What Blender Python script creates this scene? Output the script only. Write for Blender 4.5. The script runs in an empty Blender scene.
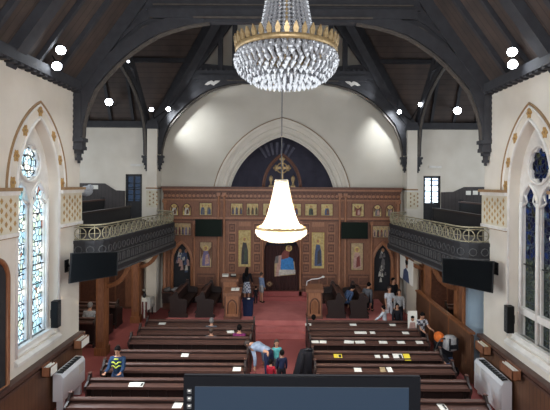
import bpy, bmesh, math, random
from mathutils import Vector, Matrix
random.seed(7)
C = bpy.context.scene.collection
PI = math.pi
F, VX, VY, CH = 450.0, 282.0, 184.5, 5.5      # focal (px), vanishing point, eye height (m)
def XW(px, Y): return (px - VX) * Y / F
def ZW(py, Y): return CH + (VY - py) * Y / F
def PW(px, py, Y): return Vector((XW(px, Y), Y, ZW(py, Y)))
def srgb(c):
    o = []
    for v in c:
        v /= 255.0
        o.append(v / 12.92 if v <= 0.04045 else ((v + 0.055) / 1.055) ** 2.4)
    return tuple(o) + (1.0,)

# ---------------------------------------------------------------- materials
def mat(name, col, rough=0.6, metal=0.0, col2=None, scale=6.0, stretch=(1, 1, 1), bump=0.0, detail=4.0, emit=None, estr=0.0, spec=0.5, ramp=(0.35, 0.7)):
    m = bpy.data.materials.new(name); m.use_nodes = True
    nt = m.node_tree; b = nt.nodes['Principled BSDF']
    b.inputs['Roughness'].default_value = rough; b.inputs['Metallic'].default_value = metal
    b.inputs['Specular IOR Level'].default_value = spec
    b.inputs['Base Color'].default_value = srgb(col)
    if col2 is not None or bump:
        tc = nt.nodes.new('ShaderNodeTexCoord'); mp = nt.nodes.new('ShaderNodeMapping')
        mp.inputs['Scale'].default_value = stretch
        n = nt.nodes.new('ShaderNodeTexNoise'); n.inputs['Scale'].default_value = scale; n.inputs['Detail'].default_value = detail
        nt.links.new(tc.outputs['Object'], mp.inputs[0]); nt.links.new(mp.outputs[0], n.inputs['Vector'])
        if col2 is not None:
            r = nt.nodes.new('ShaderNodeValToRGB')
            r.color_ramp.elements[0].position = ramp[0]; r.color_ramp.elements[1].position = ramp[1]
            r.color_ramp.elements[0].color = srgb(col); r.color_ramp.elements[1].color = srgb(col2)
            nt.links.new(n.outputs['Fac'], r.inputs[0]); nt.links.new(r.outputs[0], b.inputs['Base Color'])
        if bump:
            bp = nt.nodes.new('ShaderNodeBump'); bp.inputs['Strength'].default_value = bump; bp.inputs['Distance'].default_value = 0.02
            nt.links.new(n.outputs['Fac'], bp.inputs['Height']); nt.links.new(bp.outputs[0], b.inputs['Normal'])
    if emit:
        b.inputs['Emission Color'].default_value = srgb(emit); b.inputs['Emission Strength'].default_value = estr
    return m

def boards(name, c1, c2, period, axis, rough=0.7):
    """timber boarding: joints every `period` metres along object axis (0 x, 1 y, 2 z)"""
    m = mat(name, c1, rough, col2=c2, scale=2.2, stretch=(1, 1, 1), bump=0.0)
    nt = m.node_tree; b = nt.nodes['Principled BSDF']
    ramp = [n for n in nt.nodes if n.type == 'VALTORGB'][0]
    tc = [n for n in nt.nodes if n.type == 'TEX_COORD'][0]
    sp = nt.nodes.new('ShaderNodeSeparateXYZ'); nt.links.new(tc.outputs['Object'], sp.inputs[0])
    d = nt.nodes.new('ShaderNodeMath'); d.operation = 'DIVIDE'; d.inputs[1].default_value = period
    nt.links.new(sp.outputs[axis], d.inputs[0])
    fr = nt.nodes.new('ShaderNodeMath'); fr.operation = 'FRACT'; nt.links.new(d.outputs[0], fr.inputs[0])
    g = nt.nodes.new('ShaderNodeMath'); g.operation = 'GREATER_THAN'; g.inputs[1].default_value = 0.1
    nt.links.new(fr.outputs[0], g.inputs[0])
    ad = nt.nodes.new('ShaderNodeMath'); ad.operation = 'MULTIPLY_ADD'; ad.inputs[1].default_value = 0.55; ad.inputs[2].default_value = 0.45
    nt.links.new(g.outputs[0], ad.inputs[0])
    mx = nt.nodes.new('ShaderNodeMix'); mx.data_type = 'RGBA'; mx.blend_type = 'MULTIPLY'; mx.inputs[0].default_value = 1.0
    nt.links.new(ramp.outputs[0], mx.inputs[6]); nt.links.new(ad.outputs[0], mx.inputs[7])
    nt.links.new(mx.outputs[2], b.inputs['Base Color'])
    return m

def stained(name, stops, lead=0.035, scale=7.0, grid=0.34):
    """leaded glass: coloured cells let daylight through, lead lines are opaque"""
    m = bpy.data.materials.new(name); m.use_nodes = True; nt = m.node_tree
    nt.nodes.remove(nt.nodes['Principled BSDF']); out = nt.nodes['Material Output']
    tc = nt.nodes.new('ShaderNodeTexCoord')
    v = nt.nodes.new('ShaderNodeTexVoronoi'); v.inputs['Scale'].default_value = scale
    e = nt.nodes.new('ShaderNodeTexVoronoi'); e.feature = 'DISTANCE_TO_EDGE'; e.inputs['Scale'].default_value = scale
    mp = nt.nodes.new('ShaderNodeMapping'); mp.inputs['Scale'].default_value = (0.05, 1, 0.8)
    nt.links.new(tc.outputs['Object'], mp.inputs[0])
    nt.links.new(mp.outputs[0], v.inputs['Vector']); nt.links.new(mp.outputs[0], e.inputs['Vector'])
    sep = nt.nodes.new('ShaderNodeSeparateColor'); nt.links.new(v.outputs['Color'], sep.inputs[0])
    r = nt.nodes.new('ShaderNodeValToRGB'); r.color_ramp.interpolation = 'CONSTANT'
    els = r.color_ramp.elements
    while len(els) < len(stops): els.new(0.5)
    for el, (p, c) in zip(els, stops): el.position = p; el.color = srgb(c)
    nt.links.new(sep.outputs[0], r.inputs[0])
    lt = nt.nodes.new('ShaderNodeMath'); lt.operation = 'LESS_THAN'; lt.inputs[1].default_value = lead
    nt.links.new(e.outputs['Distance'], lt.inputs[0])
    sx = nt.nodes.new('ShaderNodeSeparateXYZ'); nt.links.new(tc.outputs['Object'], sx.inputs[0])
    d = nt.nodes.new('ShaderNodeMath'); d.operation = 'DIVIDE'; d.inputs[1].default_value = grid; nt.links.new(sx.outputs[2], d.inputs[0])
    fr = nt.nodes.new('ShaderNodeMath'); fr.operation = 'FRACT'; nt.links.new(d.outputs[0], fr.inputs[0])
    lt2 = nt.nodes.new('ShaderNodeMath'); lt2.operation = 'LESS_THAN'; lt2.inputs[1].default_value = 0.07; nt.links.new(fr.outputs[0], lt2.inputs[0])
    mxm = nt.nodes.new('ShaderNodeMath'); mxm.operation = 'MAXIMUM'; nt.links.new(lt.outputs[0], mxm.inputs[0]); nt.links.new(lt2.outputs[0], mxm.inputs[1])
    tr = nt.nodes.new('ShaderNodeBsdfTransparent'); nt.links.new(r.outputs[0], tr.inputs[0])
    gl = nt.nodes.new('ShaderNodeBsdfGlossy'); gl.inputs['Roughness'].default_value = 0.25; gl.inputs[0].default_value = (0.5, 0.5, 0.5, 1)
    mg = nt.nodes.new('ShaderNodeMixShader'); mg.inputs[0].default_value = 0.06
    nt.links.new(tr.outputs[0], mg.inputs[1]); nt.links.new(gl.outputs[0], mg.inputs[2])
    df = nt.nodes.new('ShaderNodeBsdfDiffuse'); df.inputs[0].default_value = (0.05, 0.06, 0.07, 1)
    m2 = nt.nodes.new('ShaderNodeMixShader')
    nt.links.new(mxm.outputs[0], m2.inputs[0]); nt.links.new(mg.outputs[0], m2.inputs[1]); nt.links.new(df.outputs[0], m2.inputs[2])
    nt.links.new(m2.outputs[0], out.inputs[0])
    return m

def crystal(name, col, transl, trans, gloss, rough):
    m = bpy.data.materials.new(name); m.use_nodes = True; nt = m.node_tree
    nt.nodes.remove(nt.nodes['Principled BSDF']); out = nt.nodes['Material Output']
    a = nt.nodes.new('ShaderNodeBsdfTranslucent'); a.inputs[0].default_value = col
    d = nt.nodes.new('ShaderNodeBsdfDiffuse'); d.inputs[0].default_value = col
    t = nt.nodes.new('ShaderNodeBsdfTransparent'); t.inputs[0].default_value = (0.95, 0.96, 1, 1)
    g = nt.nodes.new('ShaderNodeBsdfGlossy'); g.inputs['Roughness'].default_value = rough
    m1 = nt.nodes.new('ShaderNodeMixShader'); m1.inputs[0].default_value = transl
    nt.links.new(d.outputs[0], m1.inputs[1]); nt.links.new(a.outputs[0], m1.inputs[2])
    m2 = nt.nodes.new('ShaderNodeMixShader'); m2.inputs[0].default_value = trans
    nt.links.new(m1.outputs[0], m2.inputs[1]); nt.links.new(t.outputs[0], m2.inputs[2])
    m3 = nt.nodes.new('ShaderNodeMixShader'); m3.inputs[0].default_value = gloss
    nt.links.new(m2.outputs[0], m3.inputs[1]); nt.links.new(g.outputs[0], m3.inputs[2])
    nt.links.new(m3.outputs[0], out.inputs[0])
    return m

M = {}
M['plaster'] = mat('cream_plaster', (214, 208, 197), 0.85, col2=(204, 197, 185), scale=1.3, bump=0.05)
M['plaster_far'] = mat('cream_plaster_chancel', (206, 201, 190), 0.85, col2=(197, 192, 180), scale=0.9)
M['stone'] = mat('pale_stone', (218, 216, 212), 0.8, col2=(205, 202, 196), scale=5)
M['ochre'] = mat('ochre_paint', (150, 122, 88), 0.7, col2=(136, 106, 74), scale=9)
M['gold_paint'] = mat('gold_leaf_paint', (176, 142, 84), 0.55, col2=(150, 112, 62), scale=20)
M['band'] = mat('band_plaster', (206, 200, 182), 0.8, col2=(196, 188, 166), scale=4)
M['carpet'] = mat('red_carpet', (166, 96, 93), 0.95, col2=(152, 84, 83), scale=40, spec=0.1)
M['carpet2'] = mat('red_carpet_lifted', (190, 118, 114), 0.95, col2=(176, 106, 103), scale=3, spec=0.1)  # carpet colour raised to make up for weaker light on the platform
M['roofboard'] = boards('roof_boarding_nave', (74, 62, 56), (58, 50, 47), 0.22, 1)
M['roofboard2'] = boards('roof_boarding_transept', (76, 63, 57), (60, 51, 48), 0.2, 2)
M['beam'] = mat('dark_roof_timber', (52, 53, 58), 0.7, col2=(43, 43, 48), scale=5, stretch=(1, 1, 1))  # timber tone lifted, haze over the dark roof put into the colour
M['beam_edge'] = mat('moulded_beam_edge', (84, 78, 72), 0.6, col2=(66, 60, 56), scale=8)
M['pew'] = mat('dark_pew_wood', (42, 26, 23), 0.5, col2=(32, 20, 18), scale=4, stretch=(1, 8, 8))
M['pew_top'] = mat('toplit_pew_ledge', (92, 63, 54), 0.5, col2=(72, 48, 41), scale=3, stretch=(1, 12, 12))  # lighter than the backs: top light on the ledges put into the colour
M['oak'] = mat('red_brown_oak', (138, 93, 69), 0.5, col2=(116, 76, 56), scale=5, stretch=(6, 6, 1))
M['oak_dark'] = mat('carved_dark_oak', (104, 67, 51), 0.55, col2=(86, 54, 42), scale=9, bump=0.3)  # darker oak for carved and base parts
M['oak_light'] = mat('polished_oak', (164, 114, 84), 0.4, col2=(138, 92, 66), scale=5, stretch=(6, 6, 1))
M['column'] = mat('orange_timber', (142, 92, 58), 0.5, col2=(112, 68, 42), scale=4, stretch=(8, 8, 1))
M['wainscot'] = boards('wainscot_boarding', (104, 72, 52), (86, 58, 42), 0.14, 1, 0.5)
M['wainscot_cap'] = mat('wainscot_cap_wood', (88, 64, 56), 0.45, col2=(72, 50, 44), scale=4)
M['dado'] = boards('dark_dado_boarding', (60, 54, 54), (48, 42, 42), 0.16, 0, 0.6)
M['gal'] = mat('charcoal_gallery_paint', (36, 36, 40), 0.65, col2=(28, 28, 32), scale=8)
M['gal_hi'] = mat('worn_gallery_relief', (88, 88, 88), 0.55, col2=(62, 62, 64), scale=14)
M['cream_metal'] = mat('cream_gilt_iron', (154, 148, 122), 0.5, col2=(128, 120, 94), scale=20)
M['gold'] = mat('gilt_metal', (168, 146, 108), 0.45, metal=0.5, col2=(136, 112, 76), scale=30)
M['gold_icon'] = mat('icon_gold_ground', (196, 178, 124), 0.5, col2=(168, 142, 88), scale=12)
M['black'] = mat('black_plastic', (11, 12, 14), 0.5, spec=0.25)
M['bezel'] = mat('black_gloss_bezel', (10, 11, 15), 0.3)
M['tv'] = mat('tv_screen_off', (4, 6, 8), 0.6, spec=0.05)
M['tv2'] = mat('tv_screen_far', (20, 30, 24), 0.5, spec=0.1)
M['white'] = mat('white_enamel', (222, 224, 228), 0.4)
M['white_card'] = mat('white_paper', (232, 230, 222), 0.8)
M['yellow_card'] = mat('yellow_paper', (226, 206, 60), 0.8)
M['grille'] = mat('dark_grille', (40, 44, 46), 0.6)
M['navy'] = mat('apse_dark_blue', (66, 65, 80), 0.8, col2=(56, 55, 69), scale=2)
M['apse_ray'] = mat('apse_faded_mural', (104, 103, 116), 0.8, col2=(76, 76, 92), scale=6)
M['curtain'] = mat('maroon_velvet', (62, 34, 32), 0.95, col2=(46, 26, 26), scale=3, stretch=(9, 9, 1))
M['bluedoor'] = mat('pale_blue_paint', (178, 202, 220), 0.5, col2=(164, 190, 210), scale=2)
M['screen'] = mat('screen_reflection_glow', (16, 22, 30), 0.35, emit=(52, 72, 94), estr=0.34)  # blue reflection on the monitor put in as a dim emission
M['lens'] = mat('lit_floodlight', (255, 255, 255), 0.5, emit=(238, 246, 255), estr=25)
M['lens_small'] = mat('lit_small_lamp', (255, 255, 255), 0.5, emit=(235, 240, 250), estr=3)
M['bulb'] = mat('lit_bulb', (255, 240, 210), 0.5, emit=(255, 226, 176), estr=30)
M['brick'] = mat('neighbour_brick', (150, 150, 138), 0.9, col2=(104, 112, 106), scale=7)
M['lino'] = mat('gallery_floorboards', (66, 56, 52), 0.7, col2=(52, 44, 42), scale=3)
M['crystal'] = crystal('cut_glass_daylit', (0.42, 0.43, 0.45, 1), 0.3, 0.34, 0.17, 0.16)
M['crystal_lit'] = crystal('cut_glass_lamplit', (1.0, 0.96, 0.88, 1), 0.75, 0.12, 0.05, 0.2)
M['glassL'] = stained('leaded_glass_pale', [(0, (232, 244, 255)), (0.3, (216, 238, 250)), (0.55, (255, 255, 250)), (0.74, (176, 206, 214)), (0.79, (226, 236, 226)), (0.86, (206, 176, 168)), (0.89, (240, 248, 255))], lead=0.045, scale=8.5)
M['glassR'] = stained('leaded_glass_blue', [(0, (54, 78, 124)), (0.3, (78, 102, 146)), (0.5, (130, 142, 152)), (0.6, (36, 50, 94)), (0.8, (96, 98, 86)), (0.9, (64, 90, 138))], lead=0.06, scale=9)
M['glassD'] = stained('leaded_glass_grey', [(0, (120, 128, 120)), (0.3, (100, 104, 100)), (0.5, (150, 156, 150)), (0.6, (86, 92, 86)), (0.8, (136, 136, 116)), (0.9, (96, 106, 110))], lead=0.06, scale=14)
M['clearglass'] = stained('clear_leaded_glass', [(0, (250, 252, 255)), (0.5, (235, 244, 255))], lead=0.012, scale=3, grid=0.5)
M['dimglass'] = stained('dim_leaded_glass', [(0, (84, 92, 104)), (0.75, (200, 214, 226))], lead=0.012, scale=2.2, grid=0.5)  # left door's lower brightness put into a greyer glass colour
def cloth(name, c, c2=None): 
    if name not in M: M[name] = mat(name, c, 0.9, col2=c2 or tuple(int(v * 0.85) for v in c), scale=14, spec=0.2)
    return M[name]
M['skin'] = mat('skin', (186, 138, 112), 0.6)
M['hair_black'] = mat('black_hair', (20, 17, 17), 0.85, spec=.1)
M['hair_brown'] = mat('brown_hair', (58, 42, 34), 0.6)
M['hair_grey'] = mat('grey_hair', (120, 116, 114), 0.6)

# ---------------------------------------------------------------- mesh helpers
class MB:
    def __init__(s): s.v = []; s.f = []; s.m = []; s.mats = []; s.sm = []
    def mi(s, m):
        if isinstance(m, str): m = M[m]
        if m not in s.mats: s.mats.append(m)
        return s.mats.index(m)
    def add(s, vs, fs, m, smooth=False, mtx=None):
        o = len(s.v); k = s.mi(m)
        for p in vs:
            p = Vector(p)
            s.v.append(mtx @ p if mtx else p)
        for f in fs: s.f.append([o + i for i in f]); s.m.append(k); s.sm.append(smooth)
        return s
    def box(s, x0, x1, y0, y1, z0, z1, m, mtx=None):
        if x0 > x1: x0, x1 = x1, x0
        if y0 > y1: y0, y1 = y1, y0
        if z0 > z1: z0, z1 = z1, z0
        vs = [(x, y, z) for x in (x0, x1) for y in (y0, y1) for z in (z0, z1)]
        fs = [(0, 1, 3, 2), (4, 6, 7, 5), (0, 4, 5, 1), (2, 3, 7, 6), (0, 2, 6, 4), (1, 5, 7, 3)]
        return s.add(vs, fs, m, mtx=mtx)
    def prism(s, poly, d0, d1, m, fn=None, mtx=None):
        """poly of (u,w); fn maps (u,w,d) to xyz"""
        fn = fn or (lambda u, w, d: (u, d, w))
        n = len(poly)
        vs = [fn(u, w, d0) for u, w in poly] + [fn(u, w, d1) for u, w in poly]
        fs = [tuple(range(n)), tuple(range(2 * n - 1, n - 1, -1))] + [(i, i + n, (i + 1) % n + n, (i + 1) % n) for i in range(n)]
        return s.add(vs, fs, m, mtx=mtx)
    def tube(s, pts, r, m, seg=6, smooth=True, cap=True, mtx=None, closed=False):
        pts = [Vector(p) for p in pts]; n = len(pts)
        rs = r if isinstance(r, (list, tuple)) else [r] * n
        vs = []; fs = []; up = None
        for i, p in enumerate(pts):
            if closed: t = pts[(i + 1) % n] - pts[i - 1]
            else: t = pts[min(i + 1, n - 1)] - pts[max(i - 1, 0)]
            if t.length < 1e-9: t = Vector((0, 0, 1))
            t.normalize()
            if up is None: up = Vector((0, 0, 1)) if abs(t.z) < 0.9 else Vector((1, 0, 0))
            a = t.cross(up)
            if a.length < 1e-4: a = t.cross(Vector((0, 1, 0.1)))
            a.normalize(); b = a.cross(t).normalized(); up = b
            for k in range(seg):
                th = 2 * PI * (k + 0.5) / seg
                vs.append(p + a * math.cos(th) * rs[i] + b * math.sin(th) * rs[i])
        rng = n if closed else n - 1
        for i in range(rng):
            j = (i + 1) % n
            for k in range(seg):
                k2 = (k + 1) % seg
                fs.append((i * seg + k, i * seg + k2, j * seg + k2, j * seg + k))
        if cap and not closed:
            fs.append(tuple(range(seg))[::-1]); fs.append(tuple((n - 1) * seg + k for k in range(seg)))
        return s.add(vs, fs, m, smooth, mtx)
    def sweep(s, pts, w, h, m, side):
        """rectangular section bar: w along `side` vector, h in the plane of travel"""
        side = Vector(side).normalized(); pts = [Vector(p) for p in pts]; n = len(pts); vs = []; fs = []
        for i, p in enumerate(pts):
            t = (pts[min(i + 1, n - 1)] - pts[max(i - 1, 0)]).normalized(); b = side.cross(t).normalized()
            for a, c in ((-1, -1), (1, -1), (1, 1), (-1, 1)): vs.append(p + side * a * w / 2 + b * c * h / 2)
        for i in range(n - 1):
            for k in range(4):
                k2 = (k + 1) % 4; fs.append((i * 4 + k, i * 4 + k2, i * 4 + 4 + k2, i * 4 + 4 + k))
        fs.append((3, 2, 1, 0)); fs.append(tuple(n * 4 - 4 + k for k in range(4)))
        return s.add(vs, fs, m)
    def lathe(s, prof, m, c=(0, 0, 0), seg=16, smooth=True, sx=1, sy=1, mtx=None):
        n = len(prof); vs = []; fs = []
        for r, z in prof:
            for k in range(seg):
                th = 2 * PI * k / seg; vs.append((c[0] + r * math.cos(th) * sx, c[1] + r * math.sin(th) * sy, c[2] + z))
        for i in range(n - 1):
            for k in range(seg):
                k2 = (k + 1) % seg; fs.append((i * seg + k, i * seg + k2, i * seg + seg + k2, i * seg + seg + k))
        fs.append(tuple(range(seg))[::-1]); fs.append(tuple((n - 1) * seg + k for k in range(seg)))
        return s.add(vs, fs, m, smooth, mtx)
    def ell(s, c, r, m, seg=10, rings=7, smooth=True, mtx=None):
        prof = []; vs = []; fs = []
        for i in range(rings + 1):
            a = -PI / 2 + PI * i / rings
            for k in range(seg):
                th = 2 * PI * k / seg
                vs.append((c[0] + r[0] * math.cos(a) * math.cos(th), c[1] + r[1] * math.cos(a) * math.sin(th), c[2] + r[2] * math.sin(a)))
        for i in range(rings):
            for k in range(seg):
                k2 = (k + 1) % seg; fs.append((i * seg + k, i * seg + k2, i * seg + seg + k2, i * seg + seg + k))
        return s.add(vs, fs, m, smooth, mtx)
    def octa(s, c, r, h, m):
        x, y, z = c
        vs = [(x + r, y, z), (x, y + r, z), (x - r, y, z), (x, y - r, z), (x, y, z + h), (x, y, z - h)]
        fs = [(0, 1, 4), (1, 2, 4), (2, 3, 4), (3, 0, 4), (1, 0, 5), (2, 1, 5), (3, 2, 5), (0, 3, 5)]
        return s.add(vs, fs, m)
    def obj(s, name, parent=None, origin=None):
        me = bpy.data.meshes.new(name)
        o3 = Vector(origin) if origin is not None else Vector((0, 0, 0))
        me.from_pydata([tuple(v - o3) for v in s.v], [], s.f)
        for m in s.mats: me.materials.append(m)
        me.polygons.foreach_set('material_index', s.m); me.polygons.foreach_set('use_smooth', s.sm)
        bm = bmesh.new(); bm.from_mesh(me); bmesh.ops.remove_doubles(bm, verts=bm.verts, dist=1e-5)
        bmesh.ops.recalc_face_normals(bm, faces=bm.faces); bm.to_mesh(me); bm.free()
        o = bpy.data.objects.new(name, me); C.objects.link(o)
        if parent: o.parent = parent
        o.location = o3
        return o
def thing(name, label, cat, loc=(0, 0, 0), rz=0, group=None):
    o = bpy.data.objects.new(name, None); C.objects.link(o); o.location = loc; o.rotation_euler = (0, 0, rz)
    o.empty_display_size = 0.1; o['label'] = label; o['category'] = cat
    if group: o['group'] = group
    return o
def tag(o, label, cat, group=None, kind=None):
    o['label'] = label; o['category'] = cat
    if group: o['group'] = group
    if kind: o['kind'] = kind
    return o
def struct(o, label=None, cat=None):
    o['kind'] = 'structure'
    if label: o['label'] = label; o['category'] = cat or o.name.split('_')[0]
    return o
def copy_tree(o, parent=None):
    c = o.copy(); C.objects.link(c)
    if parent: c.parent = parent
    for ch in list(o.children): copy_tree(ch, c)
    return c

def arch_pts(a, h, n=12):
    """pointed arch, half width a, rise h: points from -a to a"""
    c = max(0.0, (h * h - a * a) / (2 * a)); R = a + c; pts = []
    tm = math.acos(c / R) if R > 0 else PI / 2
    for i in range(n + 1):
        t = tm * i / n; pts.append((-(R * math.cos(t) - c), R * math.sin(t)))
    return pts + [(-x, z) for x, z in pts[-2::-1]]
def arch_wall(mb, u0, u1, z0, z1, ops, d0, d1, fn, m):
    """wall u0..u1 / z0..z1 with openings (uc, a, sill, spring, rise), thickness d0..d1"""
    cuts = []; u = u0
    def cell(ua, ub, za, zb, zc, zd):     # lower-left, lower-right, upper-right, upper-left
        if max(zd - za, zc - zb) < 1e-4: return
        mb.prism([(ua, za), (ub, zb), (ub, zc), (ua, zd)], d0, d1, m, fn)
    for uc, a, sill, spr, rise in sorted(ops):
        if uc - a > u + 1e-4: cell(u, uc - a, z0, z0, z1, z1)
        if sill > z0: cell(uc - a, uc + a, z0, z0, sill, sill)
        pts = arch_pts(a, rise)
        for (xa, za), (xb, zb) in zip(pts, pts[1:]): cell(uc + xa, uc + xb, spr + za, spr + zb, z1, z1)
        u = uc + a
    if u < u1: cell(u, u1, z0, z0, z1, z1)

# ================================================================ setting: floors
WY0, WY1 = -3.2, 12.45            # nave side walls from behind the gallery to the crossing
CY0, CY1, CYC = 12.45, 19.9, 16.15  # crossing
TX = 10.6                          # transept outer wall
EAVE, SLOPE, HW = 8.1, 1.4, 5.7
APEX = EAVE + SLOPE * HW
mb = MB()
mb.box(-TX, TX, WY1 - 0.3, 20.2, -0.2, 0, 'carpet'); mb.box(-6.0, 6.0, WY0, WY1 - 0.3, -0.2, 0, 'carpet')
struct(mb.obj('floor'), 'deep red carpet covering the church floor', 'floor')
mb = MB()
for i, y in enumerate((16.0, 16.25, 16.5)): mb.box(-4.25, 4.25, y, 19.99, 0.17 * i + 0.001, 0.17 * (i + 1), 'carpet2')
struct(mb.obj('floor_platform'), 'raised red carpeted platform in front of the icon screen', 'platform')
mb = MB()
for i, y in enumerate((19.25, 19.52)): mb.box(-1.25, 1.25, y, 19.7, 0.51 + 0.17 * i, 0.51 + 0.17 * (i + 1), 'carpet')
mb.box(-5.2, 5.2, 19.7, 19.99, 0.0, 0.85, 'oak_dark')
struct(mb.obj('floor_step'), 'red carpeted steps below the curtained doorway', 'step')

# ================================================================ nave walls
for sgn, side in ((-1, 'left'), (1, 'right')):
    fn = (lambda s: (lambda u, w, d: (s * d, u, w)))(sgn)
    wc = 10.4 if sgn < 0 else 10.2
    SILL, SPR = 1.78, 5.36
    mb = MB()
    arch_wall(mb, WY0, WY1, 0, 8.0, [(wc, 0.86, SILL, SPR, 1.62)], 5.6, 6.1, fn, 'plaster')
    struct(mb.obj('wall_' + side), 'cream plastered %s nave wall' % side, 'wall')
    # string course, painted band
    mb = MB()
    def skip(a, b):
        return [(WY0, wc - 0.92), (wc + 0.92, WY1 + 0.06)]
    for a, b in skip(0, 0):
        mb.box(sgn * 5.45, sgn * 5.62, a, b, 5.33, 5.40, 'ochre'); mb.box(sgn * 5.50, sgn * 5.62, a, b, 5.24, 5.33, 'stone')
        mb.box(sgn * 5.52, sgn * 5.62, a, b, 4.38, 4.46, 'stone'); mb.box(sgn * 5.53, sgn * 5.62, a, b, 4.36, 4.38, 'ochre')
        mb.box(sgn * 5.555, sgn * 5.61, a, b, 4.46, 5.24, 'band')
        y = a + 0.12 if a < 0 else a + 0.16; k = 0
        while y < b - 0.06:
            for j in range(4):
                z = 4.56 + j * 0.19 + (0.095 if k % 2 else 0); 
                if z > 5.18: continue
                d = 0.05
                mb.prism([(y - d, z), (y, z - d * 1.3), (y + d, z), (y, z + d * 1.3)], 5.55, 5.556, 'gold_paint', fn)
            y += 0.15; k += 1
    struct(mb.obj('trim_1' if sgn < 0 else 'trim_2'), '%s wall string course above a band of small gold diamonds' % side, 'trim')
    # wainscot + cap
    mb = MB()
    mb.box(sgn * 5.5, sgn * 5.62, WY0, WY1, 0, 1.33, 'wainscot'); mb.box(sgn * 5.42, sgn * 5.62, WY0, WY1 + 0.02, 1.33, 1.41, 'wainscot_cap')
    mb.box(sgn * 5.46, sgn * 5.62, WY0, WY1, 1.2, 1.26, 'wainscot_cap')
    struct(mb.obj('baseboard_' + side), 'brown boarded wainscot along the %s nave wall' % side, 'wainscot')
    # window
    w = thing('window_1' if sgn < 0 else 'window_2',
              'tall pointed window of bright pale leaded glass in the left wall' if sgn < 0 else 'tall pointed window of dark blue leaded glass in the right wall', 'window', (0, 0, 0))
    w['kind'] = 'structure'
    mb = MB(); G0, G1 = 5.84, 5.94
    # stone tracery plate with two lancets and a foiled rose
    L = 0.30; lc = (wc - 0.385, wc + 0.385)
    zt = SPR + 1.62
    lspr = 5.0; lrise = 0.5
    # columns of stone: jamb, mullion
    ops = []
    A = arch_pts(0.86, 1.62, 16)
    def top(u):
        for (xa, za), (xb, zb) in zip(A, A[1:]):
            if xa <= u <= xb: return SPR + za + (zb - za) * ((u - xa) / (xb - xa) if xb > xa else 0)
        return SPR
    us = sorted(set([round(-0.86 + i * 0.02, 3) for i in range(87)]))
    RC, RR = 5.97, 0.41      # rose centre height, radius
    def holes(u):
        hs = []
        for c in (-0.385, 0.385):
            if abs(u - c) < L - 0.001:
                AA = arch_pts(L, lrise, 8); x = u - c; zz = 0
                for (xa, za), (xb, zb) in zip(AA, AA[1:]):
                    if xa <= x <= xb: zz = za + (zb - za) * ((x - xa) / (xb - xa) if xb > xa else 0)
                hs.append((SILL + 0.1, lspr + zz))
        if abs(u) < RR:
            t = 0
            # octofoil radius
            best = None
            for i in range(60):
                z = i * RR / 60
                ang = math.atan2(z, u); rad = math.hypot(u, z); lim = RR * (0.80 + 0.20 * abs(math.cos(4 * ang)))
                if rad <= lim: best = z
            if best: hs.append((RC - best, RC + best))
        return sorted(hs)
    for ua, ub in zip(us, us[1:]):
        um = (ua + ub) / 2; zc = SILL; tp = top(um)
        for h0, h1 in holes(um):
            if h0 > zc: mb.prism([(wc + ua, zc), (wc + ub, zc), (wc + ub, h0), (wc + ua, h0)], G0, G1, 'stone', fn)
            zc = h1
        if tp > zc: mb.prism([(wc + ua, zc), (wc + ub, zc), (wc + ub, tp), (wc + ua, tp)], G0, G1, 'stone', fn)
    mb.prism([(wc - 0.86, SILL + 0.02), (wc + 0.86, SILL + 0.02), (wc + 0.86, SILL + 0.12), (wc - 0.86, SILL + 0.12)], 5.68, 5.9, 'stone', fn)
    # mullion and jamb rolls
    for c in (-0.72, 0.0, 0.72): mb.tube([(sgn * 5.80, wc + c, SILL + 0.1), (sgn * 5.80, wc + c, 5.1)], 0.045, 'stone', 8)
    for c in (-0.385, 0.385):
        mb.tube([(sgn * 5.82, wc + c + x, lspr + z) for x, z in arch_pts(L + 0.03, lrise + 0.04, 8)], 0.035, 'stone', 6)
        for q in (-1, 1): mb.tube([(sgn * 5.84, wc + c + q * L, lspr + 0.02), (sgn * 5.84, wc + c + q * 0.12, lspr + 0.12), (sgn * 5.84, wc + c + q * 0.2, lspr + 0.28)], [0.05, 0.02, 0.04], 'stone', 5)
    mb.tube([(sgn * 5.82, wc + (RR + 0.03) * math.cos(t * PI / 16), RC + (RR + 0.03) * math.sin(t * PI / 16)) for t in range(32)], 0.03, 'stone', 6, closed=True)
    if sgn > 0: mb.box(5.78, 5.93, wc - 0.8, wc + 0.8, 2.42, 2.58, 'stone')
    mb.obj('window_frame', w)
    for c in (-0.385, 0.385):
        g = MB(); AA = arch_pts(L + 0.03, lrise + 0.03, 8)
        if sgn < 0: g.prism([(wc + c - L - .03, SILL + 0.05), (wc + c + L + .03, SILL + 0.05)] + [(wc + c + x, lspr + z) for x, z in AA[::-1]], 5.9, 5.905, 'glassL', fn)
        else:
            g.prism([(wc + c - L - .03, 3.75), (wc + c + L + .03, 3.75)] + [(wc + c + x, lspr + z) for x, z in AA[::-1]], 5.9, 5.905, 'glassR', fn)
            g.prism([(wc + c - L - .03, SILL + .05), (wc + c + L + .03, SILL + .05), (wc + c + L + .03, 3.75), (wc + c - L - .03, 3.75)], 5.9, 5.905, 'glassD', fn)
        g.obj('pane', w)
        s_ = MB()
        for z in ((3.55,) if sgn < 0 else (3.62,)): s_.tube([(sgn * 5.86, wc + c - L, z), (sgn * 5.86, wc + c + L, z)], 0.015, 'black', 5)
        s_.obj('saddle_bar', w)
    g = MB(); g.prism([(wc + (RR + .02) * math.cos(t * PI / 16), RC + (RR + .02) * math.sin(t * PI / 16)) for t in range(32)], 5.9, 5.905, 'glassL' if sgn < 0 else 'glassR', fn)
    g.obj('rose_pane', w)
    g = MB(); fo = 'glassR' if sgn < 0 else 'glassR'
    for t in range(8):
        a = t * PI / 4; g.tube([(sgn * 5.89, wc + (RR - .06) * math.cos(a + x), RC + (RR - .06) * math.sin(a + x)) for x in (-.25, 0, .25)], 0.014, M['gal'], 5)
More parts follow.
